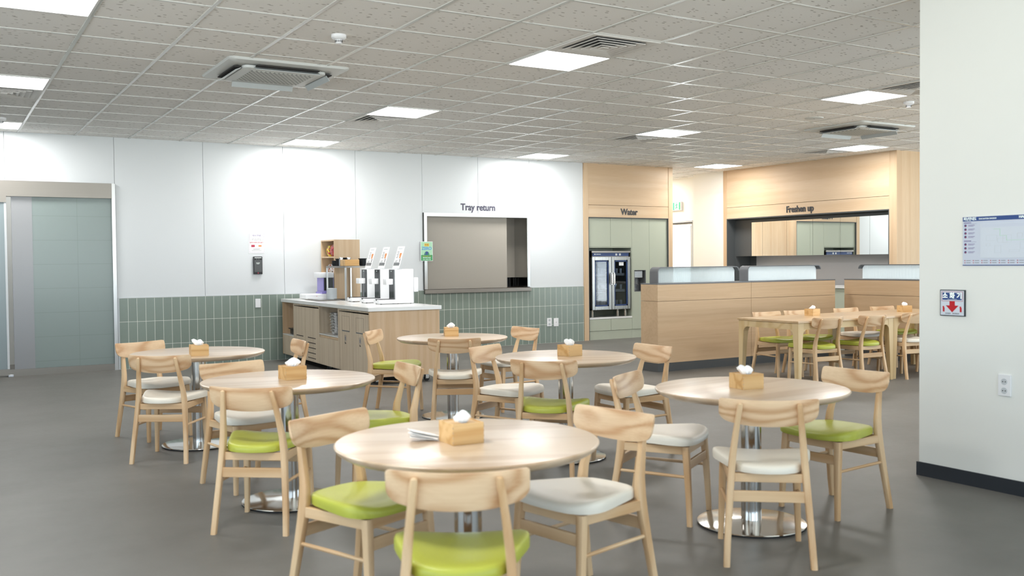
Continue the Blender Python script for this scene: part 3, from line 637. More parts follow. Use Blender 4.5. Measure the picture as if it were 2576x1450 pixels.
def make_chair(kind):
    t = thing('dining_chair', '', 'chair')
    s = obj('seat', seat_bm(), kind+'_seat', t, True, True); chair_seatmesh[kind] = s.data
    obj('backrest', crest_bm(), 'crest', t, True, True)
    for k in (-1, 1):
        obj('leg', rear_leg(k), 'chair_z', t, True, True); obj('leg', front_leg(k), 'chair_z', t, True, True)
        bm = bmesh.new(); prism(bm, [(-.165, .370), (.185, .370), (.185, .412), (-.165, .412)], 'x', .158, .178, .002)
        if k < 0: bmesh.ops.transform(bm, matrix=Matrix.Scale(-1, 4, (1, 0, 0)), verts=bm.verts)
        obj('seat_rail', bm, 'chair_y', t, False, True)
        bm = bmesh.new(); tube(bm, [(k*.183, .200, .255), (k*.180, .01, .259), (k*.177, -.178, .262)], [.008, .009, .008]); obj('side_stretcher', bm, 'chair_y', t, True, True)
    obj('seat_rail', B(-.155, .155, .178, .198, .370, .412, bev=.002), 'chair_x', t, False, True); obj('seat_rail', B(-.150, .150, -.172, -.154, .372, .412, bev=.002), 'chair_x', t, False, True)
    obj('stretcher', B(-.165, .165, -.189, -.171, .285, .335, bev=.003), 'chair_x', t, False, True); obj('stretcher', B(-.168, .168, .192, .208, .290, .338, bev=.003), 'chair_x', t, False, True)
    return t
CH = {'green': make_chair('green'), 'cream': make_chair('cream')}; used = set()
def place(kind, x, y, deg, label, group):
    if kind in used: o = dup(CH[kind], (x, y, 0), math.radians(deg))
    else: o = CH[kind]; o.location = (x, y, 0); o.rotation_euler = (0, 0, math.radians(deg)); used.add(kind)
    o['label'] = label; o['group'] = group
GR = 'ash dining chairs at the round tables'
place('green', 1.445, 2.740, -29.9, 'green-seated ash chair nearest the camera, back towards us at the front table', GR)
place('green', 1.472, 3.634, 203.3, 'green-seated ash chair left of the front table, facing its tissue box', GR)
place('cream', 2.257, 3.201, 101.2, 'cream-seated ash chair right of the front table', GR)
place('green', 1.497, 5.066, -37.0, 'green-seated ash chair with its back to us at the left middle table', GR)
place('cream', 1.667, 6.019, 191.7, 'cream-seated ash chair behind the left middle table', GR)
place('green', 2.307, 5.418, 84.6, 'green-seated ash chair right of the left middle table, seat hidden behind the front table', GR)
place('cream', 1.443, 7.186, -32.3, 'cream-seated ash chair with its back to us at the table nearest the sliding door', GR)
place('cream', 1.511, 8.147, 201.8, 'cream-seated ash chair beyond the table nearest the sliding door', GR)
place('cream', 2.368, 7.673, 84.4, 'ash chair in front of the slotted island doors, only its backrest showing', GR)
place('cream', 3.775, 7.225, -28.4, 'cream-seated ash chair with its back to us at the table beside the island counter', GR)
place('green', 3.639, 8.198, 227.4, 'green-seated ash chair in front of the island counter end', GR)
place('cream', 4.657, 7.797, 94.1, 'cream-seated ash chair before the sage tiles under the wall sockets', GR)
place('green', 3.460, 5.272, -46.8, 'green-seated ash chair with its back to us at the centre right table', GR)
place('cream', 3.619, 6.102, 208.8, 'cream-seated ash chair left of the centre right table', GR)
place('cream', 4.379, 5.572, 89.4, 'cream-seated ash chair right of the centre right table, before the oak divider', GR)
place('cream', 3.332, 3.252, -39.3, 'cream-seated ash chair with its back to us at the table nearest the column', GR)
place('green', 4.266, 3.638, 92.9, 'green-seated ash chair right of the table nearest the column', GR)
place('cream', 3.378, 4.057, 212.3, 'cream-seated ash chair left of the table nearest the column', GR)
GL = 'ash dining chairs at the long tables'
place('green', 8.230, 7.270, -5, 'green-seated ash chair on the near side of the long table, closest to its open end', GL)
place('green', 8.925, 7.255, -2, 'green-seated ash chair on the near side, second from the open end of the long table', GL)
place('cream', 9.705, 7.260, -7.0, 'cream-seated ash chair on the near side at the joint of the long tables', GL)
place('cream', 10.40, 7.24, -4.0, 'cream-seated ash chair almost hidden by the column edge at the long tables', GL)
place('green', 8.535, 8.11, 176.7, 'green-seated ash chair on the far side of the long table, closest to its open end', GL)
place('green', 9.06, 8.11, 178.7, 'green-seated ash chair on the far side of the long table behind its tissue box', GL)
place('cream', 9.93, 8.10, 178.2, 'cream-seated ash chair on the far side in line with the divider gap', GL)
place('green', 10.62, 8.10, 176.3, 'green-seated ash chair on the far side behind the tissue box nearest the column', GL)

# ================================================================== ROUND TABLES
ZT = .715
def round_table():
    t = thing('round_table', '', 'table')
    obj('tabletop', L([(.44, ZT-.036), (.465, ZT-.034), (.488, ZT-.020), (.4955, ZT-.008), (.4955, ZT-.004), (.492, ZT-.0005), (.489, ZT)], 96), 'tabletop', t, True, True)
    obj('mounting_plate', B(-.18, .18, -.18, .18, ZT-.046, ZT-.036, bev=.003), 'rubber', t, False, True)
    obj('column', L([(.052, .022), (.052, ZT-.046)], 40), 'steel', t, True, True)
    obj('foot_disc', L([(.277, .006), (.280, .010), (.278, .014), (.25, .018), (.10, .024), (.056, .028)], 72), 'steel', t, True, True)
    obj('foot_rim', L([(.272, 0), (.279, .001), (.279, .0055), (.272, .006)], 72), 'rubber', t, True, True)
    return t
RT = round_table(); first = True
tabs = [((1.71, 3.18), -24, 'round ash-topped table in front, napkins beside its tissue box'), ((1.762, 5.454), -14, 'round table at left middle between the front table and the sliding door'), ((1.734, 7.567), -12, 'round table nearest the frosted sliding door'),
        ((3.979, 7.661), -26, 'round table beside the end of the island counter'), ((3.811, 5.61), -25, 'round table in the centre right, before the oak divider'), ((3.643, 3.647), 8, 'round table nearest the white column')]
for (x, y), a, lab in tabs:
    if first: o = RT; o.location = (x, y, 0); first = False
    else: o = dup(RT, (x, y, 0))
    o.rotation_euler = (0, 0, math.radians(a)); o['label'] = lab; o['group'] = 'round pedestal tables'

# ------------------------------------------------ tissue boxes
def tissue_bm(seed):
    """a sheet pulled up through the slot: two folded layers, wider and wavy at the top"""
    rnd = random.Random(seed*13+5); bm = bmesh.new(); n = 28; rings = []
    top = rnd.uniform(.030, .046); sk = rnd.uniform(-.022, .022); ph = rnd.uniform(0, 6); H = rnd.uniform(.050, .062); pk = rnd.uniform(-.6, .6)
    for j in range(9):
        f = j/8; w = .020 + (top-.020)*math.sin(f*PI*.62)/math.sin(PI*.62) if f < .85 else top*.9
        ring = []
        for i in range(n):
            a = 2*PI*i/n; c, q = math.cos(a), math.sin(a); fold = .0045*f*math.sin(4*a+ph) + .002*math.sin(9*a+ph*2)
            th = .010*(1-.55*f) + .012*math.sin(f*PI)
            x = c*w + sk*f*f; y = q*th + fold; z = f*H*(1 - .42*abs(c-pk)**1.6*f) 
            ring.append((x, y, z - .006))
        rings.append(ring)
    loft(bm, rings); return bm
def tissue_box():
    t = thing('tissue_box', '', 'tissue box'); e, h = .0625, .078
    obj('body', Bs((-e, e, -e, -e+.006, 0, h), (-e, e, e-.006, e, 0, h), (-e, -e+.006, -e+.006, e-.006, 0, h), (e-.006, e, -e+.006, e-.006, 0, h), (-e+.006, e-.006, -e+.006, e-.006, 0, .006), bev=.0008), 'box_x', t, False, True)
    obj('lid', Bs((-e+.006, -.014, -e+.006, e-.006, h-.009, h-.003), (.014, e-.006, -e+.006, e-.006, h-.009, h-.003), (-.014, .014, -e+.006, -.035, h-.009, h-.003), (-.014, .014, .035, e-.006, h-.009, h-.003)), 'box_x', t, False, True)
    bm = bmesh.new()
    for sx in (-1, 1):
        for k in range(4): box(bm, sx*e-.0008 if sx > 0 else -e-.0008, sx*e+.0008 if sx > 0 else -e+.0008, -e-.0006, -e+.005, .006+k*.018, .014+k*.018)
    obj('finger_joints', bm, 'table_edge', t, False, True)
    tt = bpy.data.objects.new('tissue', None)
    return t
TB = tissue_box(); first = True
tbs = [((1.673, 3.158), -2, ZT, 'bamboo tissue box on the front table'), ((1.781, 5.452), 3, ZT, 'bamboo tissue box on the left middle table'), ((1.674, 7.287), -6, ZT, 'bamboo tissue box on the table nearest the sliding door'),
       ((4.034, 7.789), -22, ZT, 'bamboo tissue box on the table beside the island counter'), ((3.859, 5.628), 9.5, ZT, 'bamboo tissue box on the centre right table'), ((3.616, 3.653), -8, ZT, 'bamboo tissue box on the table nearest the column'),
       ((8.777, 7.80), 2, .725, 'bamboo tissue box on the first long table'), ((10.199, 7.62), -18, .725, 'bamboo tissue box on the long table nearest the column')]
for i, ((x, y), a, z, lab) in enumerate(tbs):
    if first: o = TB; o.location = (x, y, z); first = False
    else: o = dup(TB, (x, y, z))
    o.rotation_euler = (0, 0, math.radians(a)); o['label'] = lab + ' with a tuft of tissue'; o['group'] = 'bamboo tissue boxes'
    tt = obj('tissue', tissue_bm(i*1.7+1), 'tissue', o, True, True); tt.location = (0, 0, .072); tt.rotation_euler = (0, 0, math.radians(-28-a))
bm = bmesh.new()
for i, (a, z) in enumerate(((0, 0), (12, .003), (-9, .006), (20, .009))):
    b2 = bmesh.new(); box(b2, -.055, .055, -.035, .035, z, z+.002)
    for v in b2.verts: v.co.z += .02*max(0, (-v.co.x-.01)/.05)**2*(1+i*.3)
    bmesh.ops.transform(b2, matrix=Matrix.Rotation(math.radians(a), 4, 'Z'), verts=b2.verts)
    me = bpy.data.meshes.new('tmp'); b2.to_mesh(me); bm.from_mesh(me); b2.free(); bpy.data.meshes.remove(me)
o = obj('napkin_stack', bm, 'tissue'); o.location = (1.575, 3.27, ZT+.001); o.rotation_euler = (0, 0, math.radians(-25)); tag(o, 'loose white napkins left of the tissue box on the front table', 'napkins')

# ------------------------------------------------ long tables
def long_table():
    t = thing('long_table', '', 'table'); Lx, Wy, z = 1.565, .90, .725
    obj('tabletop', B(0, Lx, 0, Wy, z-.022, z, bev=.002), 'tabletop_long', t, False, True)
    for sx in (0, 1):
        for sy in (0, 1):
            bm = bmesh.new(); cx = .012 if not sx else Lx-.012; cy = .012 if not sy else Wy-.012; dx, dy = (1, -1)[sx], (1, -1)[sy]
            rings = []
            for zz, w in ((0, .046), (.2, .054), (.45, .066), (.58, .075), (z-.1, .085), (z-.022, .085)):
                x0, x1 = sorted((cx, cx+dx*w)); y0, y1 = sorted((cy, cy+dy*w))
                rings.append([(x0, y0, zz), (x1, y0, zz), (x1, y1, zz), (x0, y1, zz)])
            loft(bm, rings)
            for d2, ax in (((dx), 'x'), ((dy), 'y')):   # curved brackets into the apron
                pts = []; c0 = (cx if ax == 'x' else cy) + d2*.084; o2 = (cy if ax == 'x' else cx)
                for i in range(6): a = PI/2*i/5; pts.append((c0 + d2*(.05 - .05*math.sin(a)), z-.092-.05*(1-math.cos(a)) - 0))
                pts = [(c0, z-.09)] + [(c0 + d2*.05*(1-math.sin(PI/2*i/5)), z-.092-.05*(1-math.cos(PI/2*i/5))) for i in range(6)]
                off = (dy if ax == 'x' else dx); lo, hi = sorted((o2, o2+off*.022))
                prism(bm, pts, 'y' if ax == 'x' else 'x', lo, hi)
            obj('leg', bm, 'table_leg_z', t, False, True)
    obj('apron', B(.095, Lx-.095, .014, .034, z-.093, z-.022), 'table_leg_x', t, False, True); obj('apron', B(.095, Lx-.095, Wy-.034, Wy-.014, z-.093, z-.022), 'table_leg_x', t, False, True)
    obj('apron', B(.014, .034, .095, Wy-.095, z-.093, z-.022), 'table_leg_x', t, False, True); obj('apron', B(Lx-.034, Lx-.014, .095, Wy-.095, z-.093, z-.022), 'table_leg_x', t, False, True)
    return t
LT = long_table(); LT.location = (7.81, 7.13, 0); LT['label'] = 'rectangular oak table whose open end faces the round tables'; LT['group'] = 'long oak tables pushed end to end'
dup(LT, (9.38, 7.15, 0), 0, 'rectangular oak table continuing behind the column')

# ================================================================== DIVIDERS
def divider(x0, x1, y0, y1, face, label, caps):
    """box divider; face 'x' runs along x with its face to -y, 'y' runs along y with its face to -x"""
    t = thing('divider_cabinet', label, 'divider', ((x0+x1)/2, (y0+y1)/2, 0), 0, 'oak divider cabinets round the wash area'); t['kind'] = 'thing'
    m = 'part_x' if face == 'x' else 'part_y'
    obj('body', B(x0+.0015, x1-.0015, y0+.0015, y1-.0015, .106, .874), m, t); obj('upper_band', B(x0+.0015, x1-.0015, y0+.0015, y1-.0015, .878, 1.083), m, t)
    obj('plinth', B(x0+.004, x1-.004, y0+.004, y1-.004, 0, .106), 'darkgrey', t)
    obj('top_slab', B(x0, x1, y0-.004, y1+.004, 1.083, 1.097, bev=.002) if face == 'x' else B(x0-.004, x1+.004, y0, y1, 1.083, 1.097, bev=.002), 'midgrey', t)
    a0, a1 = caps; th = .155; c = (y0+.085) if face == 'x' else (x0+.085); ax = 'y' if face == 'x' else 'x'
    o_ = rrect(a0, a1, 1.097, 1.300, .06, 6, (1, 1, 0, 0)); i_ = rrect(a0+.014, a1-.014, 1.097, 1.288, .048, 6, (1, 1, 0, 0))
    bm = bmesh.new(); n = len(o_)
    def P(p, q): return (p[0], q, p[1]) if ax == 'y' else (q, p[0], p[1])
    V = [[bm.verts.new(P(p, q)) for p in L_] for q in (c, c+th) for L_ in (o_, i_)]
    for i in range(n-1):
        if i == n-2 or True:
            j = i+1
            bm.faces.new((V[0][i], V[0][j], V[1][j], V[1][i])); bm.faces.new((V[2][i], V[3][i], V[3][j], V[2][j]))
            bm.faces.new((V[0][i], V[2][i], V[2][j], V[0][j])); bm.faces.new((V[1][i], V[1][j], V[3][j], V[3][i]))
    # drop the sill span between the two feet
    bmesh.ops.delete(bm, geom=[f for f in bm.faces if all(abs(v.co.z-1.097) < 1e-5 for v in f.verts)], context='FACES')
    fr = obj('screen_frame', bm, 'midgrey', t, True)
    bm = bmesh.new(); k = int((a1-a0-.03)/.011); g0 = a0+.015; w = (a1-a0-.03)/k; cc = c+.075
    for s2 in (0, 1):
        q = cc if s2 == 0 else cc+.012; prev = None
        for i in range(k*2+1):
            a = g0+w*i/2; d = (-.003 if (i % 2) else 0) if s2 == 0 else 0
            edge = min(a-a0, a1-a); zt = 1.287 if edge > .06 else 1.287-.046*(1-min(1, (edge-.014)/.046))**2
            v = (bm.verts.new(P((a, 1.099), q+d)), bm.verts.new(P((a, zt), q+d)))
            if prev: bm.faces.new((prev[0], v[0], v[1], prev[1]))
            prev = v
    obj('fluted_glass', bm, 'flute', fr)
divider(7.662, 9.250, 9.249, 9.58, 'x', 'oak divider cabinet with fluted screen nearest the Water wall', (7.735, 9.12))
divider(9.252, 10.872, 9.249, 9.58, 'x', 'oak divider cabinet with fluted screen left of the gap', (9.27, 10.68))
divider(11.12, 11.45, 7.62, 9.30, 'y', 'oak divider cabinet with fluted screen right of the gap behind the long tables', (7.70, 9.13))

# ================================================================== ISLAND COUNTER
IO = Vector((4.169, 10.06, 0)); IA = math.radians(-2.0)
def I(u, v, z=0): return (IO.x + u*math.cos(IA) - v*math.sin(IA), IO.y + u*math.sin(IA) + v*math.cos(IA), z)
isl = thing('island_counter', 'long self-service island counter with white worktop and greige oak doors', 'counter', I(0, 0), IA)
ZI = .885
def io(name, bm, mat, parent=isl, **k): return obj(name, bm, mat, parent, k.get('smooth', False), True, k.get('label'))
io('worktop', B(0, .905, 0, 3.56, .840, ZI, bev=.003), 'stone')
F0 = .02
io('end_panel', B(F0, .885, .02, .045, .09, .839), 'is_oak'); io('end_panel', B(F0, .885, 3.535, 3.555, .09, .839), 'is_oak')
io('back_panel', B(.865, .885, .046, 3.534, .09, .839), 'is_oak')
io('base_board', B(F0+.02, .864, .046, 3.534, .085, .10), 'grey_oak')
for b in ((F0+.002, .06, .046, 1.06, .818, .839), (F0+.002, .06, 1.864, 2.974, .818, .839)): io('top_rail', B(*b), 'grey_oak')
for b in ((F0, .864, 1.062, 1.105, .10, .839), (F0, .864, 1.845, 1.862, .10, .839), (F0, .864, 2.975, 3.005, .10, .839)): io('upright', B(*b), 'grey_oak')
def idoor(v0, v1, z0=.095, z1=.800, slots=(), cut=None, icon=False):
    d = io('door', B(F0, F0+.019, v0+.0015, v1-.0015, z0, z1, bev=.001), 'grey_oak')
    for (a, b, z) in slots: io('slot', B(F0-.0012, F0+.002, a, b, z-.0055, z+.0055), 'slot', d)
    if cut:
        a, b, zz0, zz1 = cut; io('flap', Bs((F0-.0008, F0+.001, a, b, zz1-.002, zz1), (F0-.0008, F0+.001, a, a+.002, zz0, zz1), (F0-.0008, F0+.001, b-.002, b, zz0, zz1)), 'slot', d)
        io('slot', B(F0-.0012, F0+.002, a, b, zz0-.006, zz0+.007), 'midgrey', d)
    if icon:
        c = (v0+v1)/2+.02
        io('cup_icon', Bs((F0-.001, F0+.001, c-.032, c+.032, .516, .520), (F0-.001, F0+.001, c-.026, c-.022, .458, .516), (F0-.001, F0+.001, c+.022, c+.026, .458, .516), (F0-.001, F0+.001, c-.026, c+.026, .454, .458), (F0-.001, F0+.001, c-.003, c+.001, .520, .536), (F0-.001, F0+.001, c-.014, c+.014, .466, .508)), 'greyink', d)
        text('bin_lettering', 'Bin', 'sign_text', d, (F0-.001, c, .432), (PI/2, 0, -PI/2), .036, 'CENTER', local=True)
idoor(.05, .57, cut=(.207, .465, .575, .752), icon=True); idoor(.573, 1.06, cut=(.685, .955, .575, .755), icon=True)
idoor(1.108, 1.842, .095, .440)
io('niche_lining', Bs((F0+.01, .5, 1.106, 1.842, .470, .476), (.45, .47, 1.106, 1.842, .476, .839)), 'grey_oak'); io('niche_shelf', B(F0-.002, .46, 1.106, 1.843, .476, .488), 'stone'); io('niche_apron', B(F0+.012, F0+.03, 1.106, 1.842, .442, .470), 'oak_v')
idoor(1.864, 2.42, slots=[(2.003, 2.338, .405), (2.003, 2.338, .338), (2.003, 2.338, .272), (2.003, 2.338, .205), (2.003, 2.338, .138)]); idoor(2.423, 2.973, slots=[(2.545, 2.862, .405)])
idoor(3.008, 3.534, .095, .370); io('niche_shelf', B(F0-.002, .46, 3.008, 3.534, .372, .385), 'stone'); io('niche_lining', B(.45, .47, 3.006, 3.535, .385, .839), 'grey_oak')
for cu, cv in ((.14, .13), (.76, .13), (.14, 1.8), (.76, 1.8), (.14, 3.4), (.76, 3.4)):
    bm = bmesh.new(); prism(bm, [(cu+.032*math.cos(a*PI/9), .033+.032*math.sin(a*PI/9)) for a in range(18)], 'y', cv-.013, cv+.013); c = io('caster', bm, 'rubber', smooth=True)
    io('caster_fork', Bs((cu-.02, cu+.02, cv-.022, cv-.015, .03, .085), (cu-.02, cu+.02, cv+.015, cv+.022, .03, .085), (cu-.03, cu+.03, cv-.025, cv+.025, .078, .085)), 'steel', c)
o = obj('storage_tray', Bs((-.16, .16, -.11, .11, 0, .07), (-.18, .18, -.13, .13, .07, .085), bev=.004), 'black'); o.location = I(.24, 3.27, .386); o.rotation_euler = (0, 0, IA); tag(o, 'black lidded tray in the far end niche of the island counter', 'tray')
# pots in the niche
def pot():
    t = thing('steel_pot', '', 'pot')
    obj('body', L([(.055, 0), (.066, .012), (.071, .055), (.075, .058), (.072, .060), (.068, .056), (.062, .012), (.03, .005)], 24), 'alu', t, True, True)
    for s in (-1, 1):
        bm = bmesh.new(); tube(bm, [(s*.068, -.022, .044), (s*.095, -.02, .050), (s*.102, 0, .052), (s*.095, .02, .050), (s*.068, .022, .044)], .0045, 6); obj('handle', bm, 'steel', t, True, True)
    return t
PT = pot(); first = True
for (u, v, n, rz, nm) in ((.15, 1.28, 8, 75, 'near'), (.15, 1.52, 7, 20, 'far')):
    for k in range(n):
        p = I(u+.004*k*(1 if nm == 'near' else -.4), v, .489 + k*.036)
        if first: o = PT; o.location = p; first = False
        else: o = dup(PT, p)
        o.rotation_euler = (0, 0, math.radians(rz + (7*k) % 11))
        lv = 'topmost' if k == n-1 else 'lowest' if k == 0 else None
        o['label'] = f'{lv} aluminium pot of the {nm} stack in the island niche' if lv else f'aluminium pot in the middle of the {nm} stack in the island niche'
        o['group'] = f'aluminium pots, {nm} stack' if not lv else f'{nm} pot stack ends'

# drink machines
def machine():
    t = thing('drink_dispenser', '', 'drink dispenser'); 
    obj('body', B(.21, .45, 0, .20, .006, .425, bev=.008), 'white_plastic', t, True, True)
    obj('drip_base', B(0, .215, 0, .20, .008, .055, bev=.006), 'white_plastic', t, True, True)
    obj('drip_grid', B(.012, .208, .012, .188, .054, .060, bev=.002), 'black', t, False, True)
    fp = obj('front_panel', B(.198, .2105, .02, .18, .058, .418, bev=.003), 'black_gloss', t, False, True)
    obj('logo', B(.1970, .1982, .085, .115, .395, .401), 'exit_white', fp, False, True)
    obj('spout_box', B(.11, .20, .045, .155, .235, .305, bev=.005), 'white_plastic', t, True, True)
    obj('tray_notch', B(-.002, .02, .08, .12, .045, .058), 'black', t, False, True)
    for x in (.03, .25, .42):
        for y in (.025, .175): obj('foot', L([(.009, 0), (.009, .012)], 10, (x, y, 0)), 'rubber', t, True, True)
    return t
def signb():
    t = thing('menu_sign', '', 'sign'); R_ = Matrix.Rotation(math.radians(17), 4, 'Y')
    def put(nm, bm, mt, par=None):
        if par is None: bmesh.ops.transform(bm, matrix=R_, verts=bm.verts)
        else: bmesh.ops.transform(bm, matrix=R_, verts=bm.verts)
        return obj(nm, bm, mt, par or t, False, True)
    b = put('board', B(-.003, .003, -.105, .105, .0, .285, bev=.001), 'paper')
    put('title', B(-.0042, -.003, -.06, .06, .250, .262), 'edge_grey', b)
    put('cup_picture', Bs((-.0042, -.003, -.075, -.02, .165, .20), (-.0042, -.003, -.07, -.03, .135, .165)), 'orange', b)
    put('text_lines', Bs(*[(-.0042, -.003, .01, .07 - .015*(i % 2), .14+i*.018, .146+i*.018) for i in range(5)], (-.0042, -.003, .0, .07, .085, .090), (-.0042, -.003, .0, .06, .10, .105)), 'greyink', b)
    put('grey_band', Bs((-.0042, -.003, -.09, .09, .04, .078), (-.0042, -.003, -.08, -.06, .085, .13)), 'midgrey', b)
    obj('foot_bracket', B(-.02, .045, -.1, .1, -.003, .003), 'edge_grey', t, False, True)
    return t
DM0 = machine(); SG0 = signb(); names3 = ['nearest the island end, its side panel showing', 'in the middle of the three', 'farthest back, beside the steel rack']
for i, v in enumerate((.70, 1.19, 1.66)):
    p = I(.405, v, ZI); o = DM0 if i == 0 else dup(DM0, p); o.location = p; o.rotation_euler = (0, 0, IA)
    o['label'] = 'white drink dispenser with a black front strip ' + names3[i]; o['group'] = 'white drink dispensers on the island'
    p = I(.66, v+.10, ZI+.4285); s = SG0 if i == 0 else dup(SG0, p); s.location = p; s.rotation_euler = (0, 0, IA)
    s['label'] = 'tilted white menu board standing on the dispenser ' + names3[i].split(',')[0]; s['group'] = 'tilted menu boards on the dispensers'
wt = thing('wall_tank', 'small white box hanging behind the nearest drink dispenser', 'water tank', I(.88, .76, ZI+.12), IA)
obj('tank', B(-.02, .045, -.05, .09, .02, .20, bev=.012), 'white_plastic', wt, True, True)
bm = bmesh.new(); tube(bm, [(.0, .0, .03), (.0, .0, -.02), (-.004, .0, -.118)], .006, 6); obj('hose', bm, 'edge_grey', wt, True, True)

# steel rack on the worktop
rk = thing('steel_rack', 'stainless tube rack on the island with dishes on top', 'rack', I(.47, 2.11, ZI), IA)
RW, RL, RH = .37, .80, .462
for u, v in ((0, 0), (RW-.022, 0), (0, RL-.022), (RW-.022, RL-.022)): obj('leg', B(u, u+.022, v, v+.022, 0, RH-.022, bev=.0015), 'brushed_v', rk, False, True)
obj('top_frame', Bs((0, RW, 0, .022, RH-.022, RH), (0, RW, RL-.022, RL, RH-.022, RH), (0, .022, .022, RL-.022, RH-.022, RH), (RW-.022, RW, .022, RL-.022, RH-.022, RH)), 'brushed', rk, False, True)
obj('top_sheet', B(.004, RW-.004, .004, RL-.004, RH, RH+.004), 'darkdish', rk, False, True)
ZR = ZI+RH+.004
def R_(u, v, z=0): return I(.47+u, 2.11+v, ZR+z)
bx = thing('wooden_caddy', 'open bamboo box on the near corner of the steel rack', 'box', R_(.11, .12), IA)
obj('body', Bs((-.10, .10, -.10, -.092, 0, .085), (-.10, .10, .092, .10, 0, .085), (-.10, -.092, -.092, .092, 0, .085), (.092, .10, -.092, .092, 0, .085), (-.092, .092, -.092, .092, 0, .006), bev=.001), 'box_x', bx, False, True)
def dish_bm(r, h): return L([(r*.6, 0), (r*.7, .003), (r, h), (r*.96, h), (r*.6, .006)], 6)
D0 = obj('charcoal_bowl', dish_bm(.062, .022), 'darkdish'); D0['category'] = 'bowl'; first = True
for (u, v, n, lab) in ((.06, .40, 7, 'charcoal bowl in the front stack on the steel rack'), (.15, .40, 8, 'charcoal bowl in the tall stack behind the cutlery jars'), (.06, .56, 5, 'charcoal bowl in the low stack at the far end of the rack'), (.30, .14, 7, 'charcoal bowl in the stack behind the bamboo box')):
    for k in range(n):
        if first: o = D0; first = False
        else: o = D0.copy(); COL.objects.link(o)
        o.location = R_(u, v, .0005+k*.013); o['label'] = lab; o['group'] = lab.replace('charcoal bowl', 'bowls'); o.rotation_euler = (0, 0, .3*k if k == n-1 else .1)
J0 = None
for (u, v, lab) in ((.04, .27, 'silver lidded seasoning jar beside the charcoal bowls'), (.15, .27, 'silver lidded seasoning jar next to the bamboo box')):
    if J0 is None:
        J0 = thing('seasoning_jar', lab, 'jar'); obj('body', L([(.026, 0), (.027, .003), (.027, .095)], 20), 'silver', J0, True, True); obj('lid', L([(.028, .095), (.028, .112), (.024, .116)], 20), 'steel', J0, True, True); o = J0
    else: o = dup(J0, (0, 0, 0))
    o.location = R_(u, v); o['label'] = lab; o['group'] = 'seasoning jars on the rack'
o = obj('serving_tray', Bs((-.07, .07, -.10, .10, 0, .006)), 'black'); bmv = o.data
for v in bmv.vertices:
    if v.co.x > 0: v.co.z += .022
o.location = R_(.29, .36, .001); o.rotation_euler = (0, 0, IA); tag(o, 'black slanted tray at the right end of the steel rack', 'tray')
# under the rack
cup = obj('paper_bowl_stack', L([(.066, 0), (.070, .004), (.070, .150), (.066, .155)], 32), 'zig', None, True); cup.location = I(.50, 2.76, ZI+.001); tag(cup, 'white zigzag patterned paper bowl stack under the steel rack', 'paper bowls')
ip = thing('induction_plate', 'flat steel induction plate on the island before the rack', 'cooking plate', I(.28, 2.25, ZI), IA)
obj('plate', B(-.14, .16, -.02, .62, .003, .012, bev=.003), 'brushed', ip, False, True); obj('cooking_glass', B(-.11, .13, .02, .55, .012, .016), 'black_gloss', ip, False, True)
o = obj('black_mat', B(0, .32, 0, .52, 0, .010, bev=.002), 'black'); o.location = I(.495, 2.14, ZI+.001); o.rotation_euler = (0, 0, IA); tag(o, 'black tray lying under the steel rack', 'tray')
ck = thing('noodle_cooker', 'white noodle cooker with purple sides left of the rack', 'noodle cooker', I(.34, 3.00, ZI), IA)
obj('base', B(-.16, .20, -.06, .24, .006, .075, bev=.012), 'white_plastic', ck, True, True)
obj('button', L([(.008, 0), (.008, .004)], 12, (-.0, -.062, .04)), 'red', ck, False, True)
obj('column', Bs((.08, .25, -.05, .23, .075, .10), (.10, .25, -.05, .23, .10, .34)), 'purple', ck, False, True)
obj('hood', B(.05, .255, -.06, .24, .30, .375, bev=.006), 'white_plastic', ck, True, True); obj('cavity', B(.11, .24, -.062, -.049, .12, .30), 'black', ck, False, True)
# tall shelf tower against the wall
tw = thing('shelf_tower', 'light oak open shelf tower standing on the island against the white wall', 'shelf unit', I(.60, 2.93, ZI), IA)
TW, TL, TH = .38, .60, .84
obj('side', B(0, TW, 0, .018, 0, TH), 'oak_v', tw, False, True); obj('side', B(0, TW, TL-.018, TL, 0, TH), 'oak_v', tw, False, True); obj('top_board', B(0, TW, .018, TL-.018, TH-.018, TH), 'oak_v', tw, False, True)
obj('back_board', B(TW-.01, TW, .018, TL-.018, 0, TH-.018), 'oak_v', tw, False, True)
for z in (.37, .60): obj('shelf', B(0, TW-.01, .018, TL-.018, z-.018, z), 'oak_v', tw, False, True)
def T_(u, v, z): return I(.60+u, 2.93+v, ZI+z)
def pack(w, d, h, mat, lab, p, rz=0, group=None):
    bm = bmesh.new(); rings = []
    for j in range(7):
        f = j/6; k = 1-.5*abs(2*f-1)**3
        rings.append([(w/2*x*(.92+.08*k), d/2*y*k, h*f) for x, y in ((-1, -.6), (-.5, -1), (.5, -1), (1, -.6), (1, .6), (.5, 1), (-.5, 1), (-1, .6))])
    loft(bm, rings); o = obj('snack_bag', bm, mat, None, True); o.location = p; o.rotation_euler = (0, 0, rz); tag(o, lab, 'snack bag', group); return o
pack(.20, .12, .16, 'pack_yel', 'red and yellow noodle bag on the top shelf, nearest the shelf opening', T_(.085, .40, .6015), 1.3)
pack(.20, .12, .17, 'pack_red', 'dark red snack bag on the top shelf behind the yellow one', T_(.085, .22, .6015), 1.5)
for k, (u, v) in enumerate(((.075, .17), (.08, .30), (.09, .43))): pack(.12, .08, .12, 'pack_wh', 'white and orange sachet bag on the middle shelf of the tower', T_(u, v, .3715), .8+.3*k, 'sachet bags on the middle shelf')
o = obj('oven_tray', B(-.12, .12, -.2, .2, 0, .08, bev=.006), 'midgrey'); o.location = T_(.2, .27, .23); 
o.location = T_(.2, .27, .001); o.scale = (1, 1, 1); o.rotation_euler = (0, 0, IA)
me = o.data
for v in me.vertices: v.co.z = v.co.z*3.9
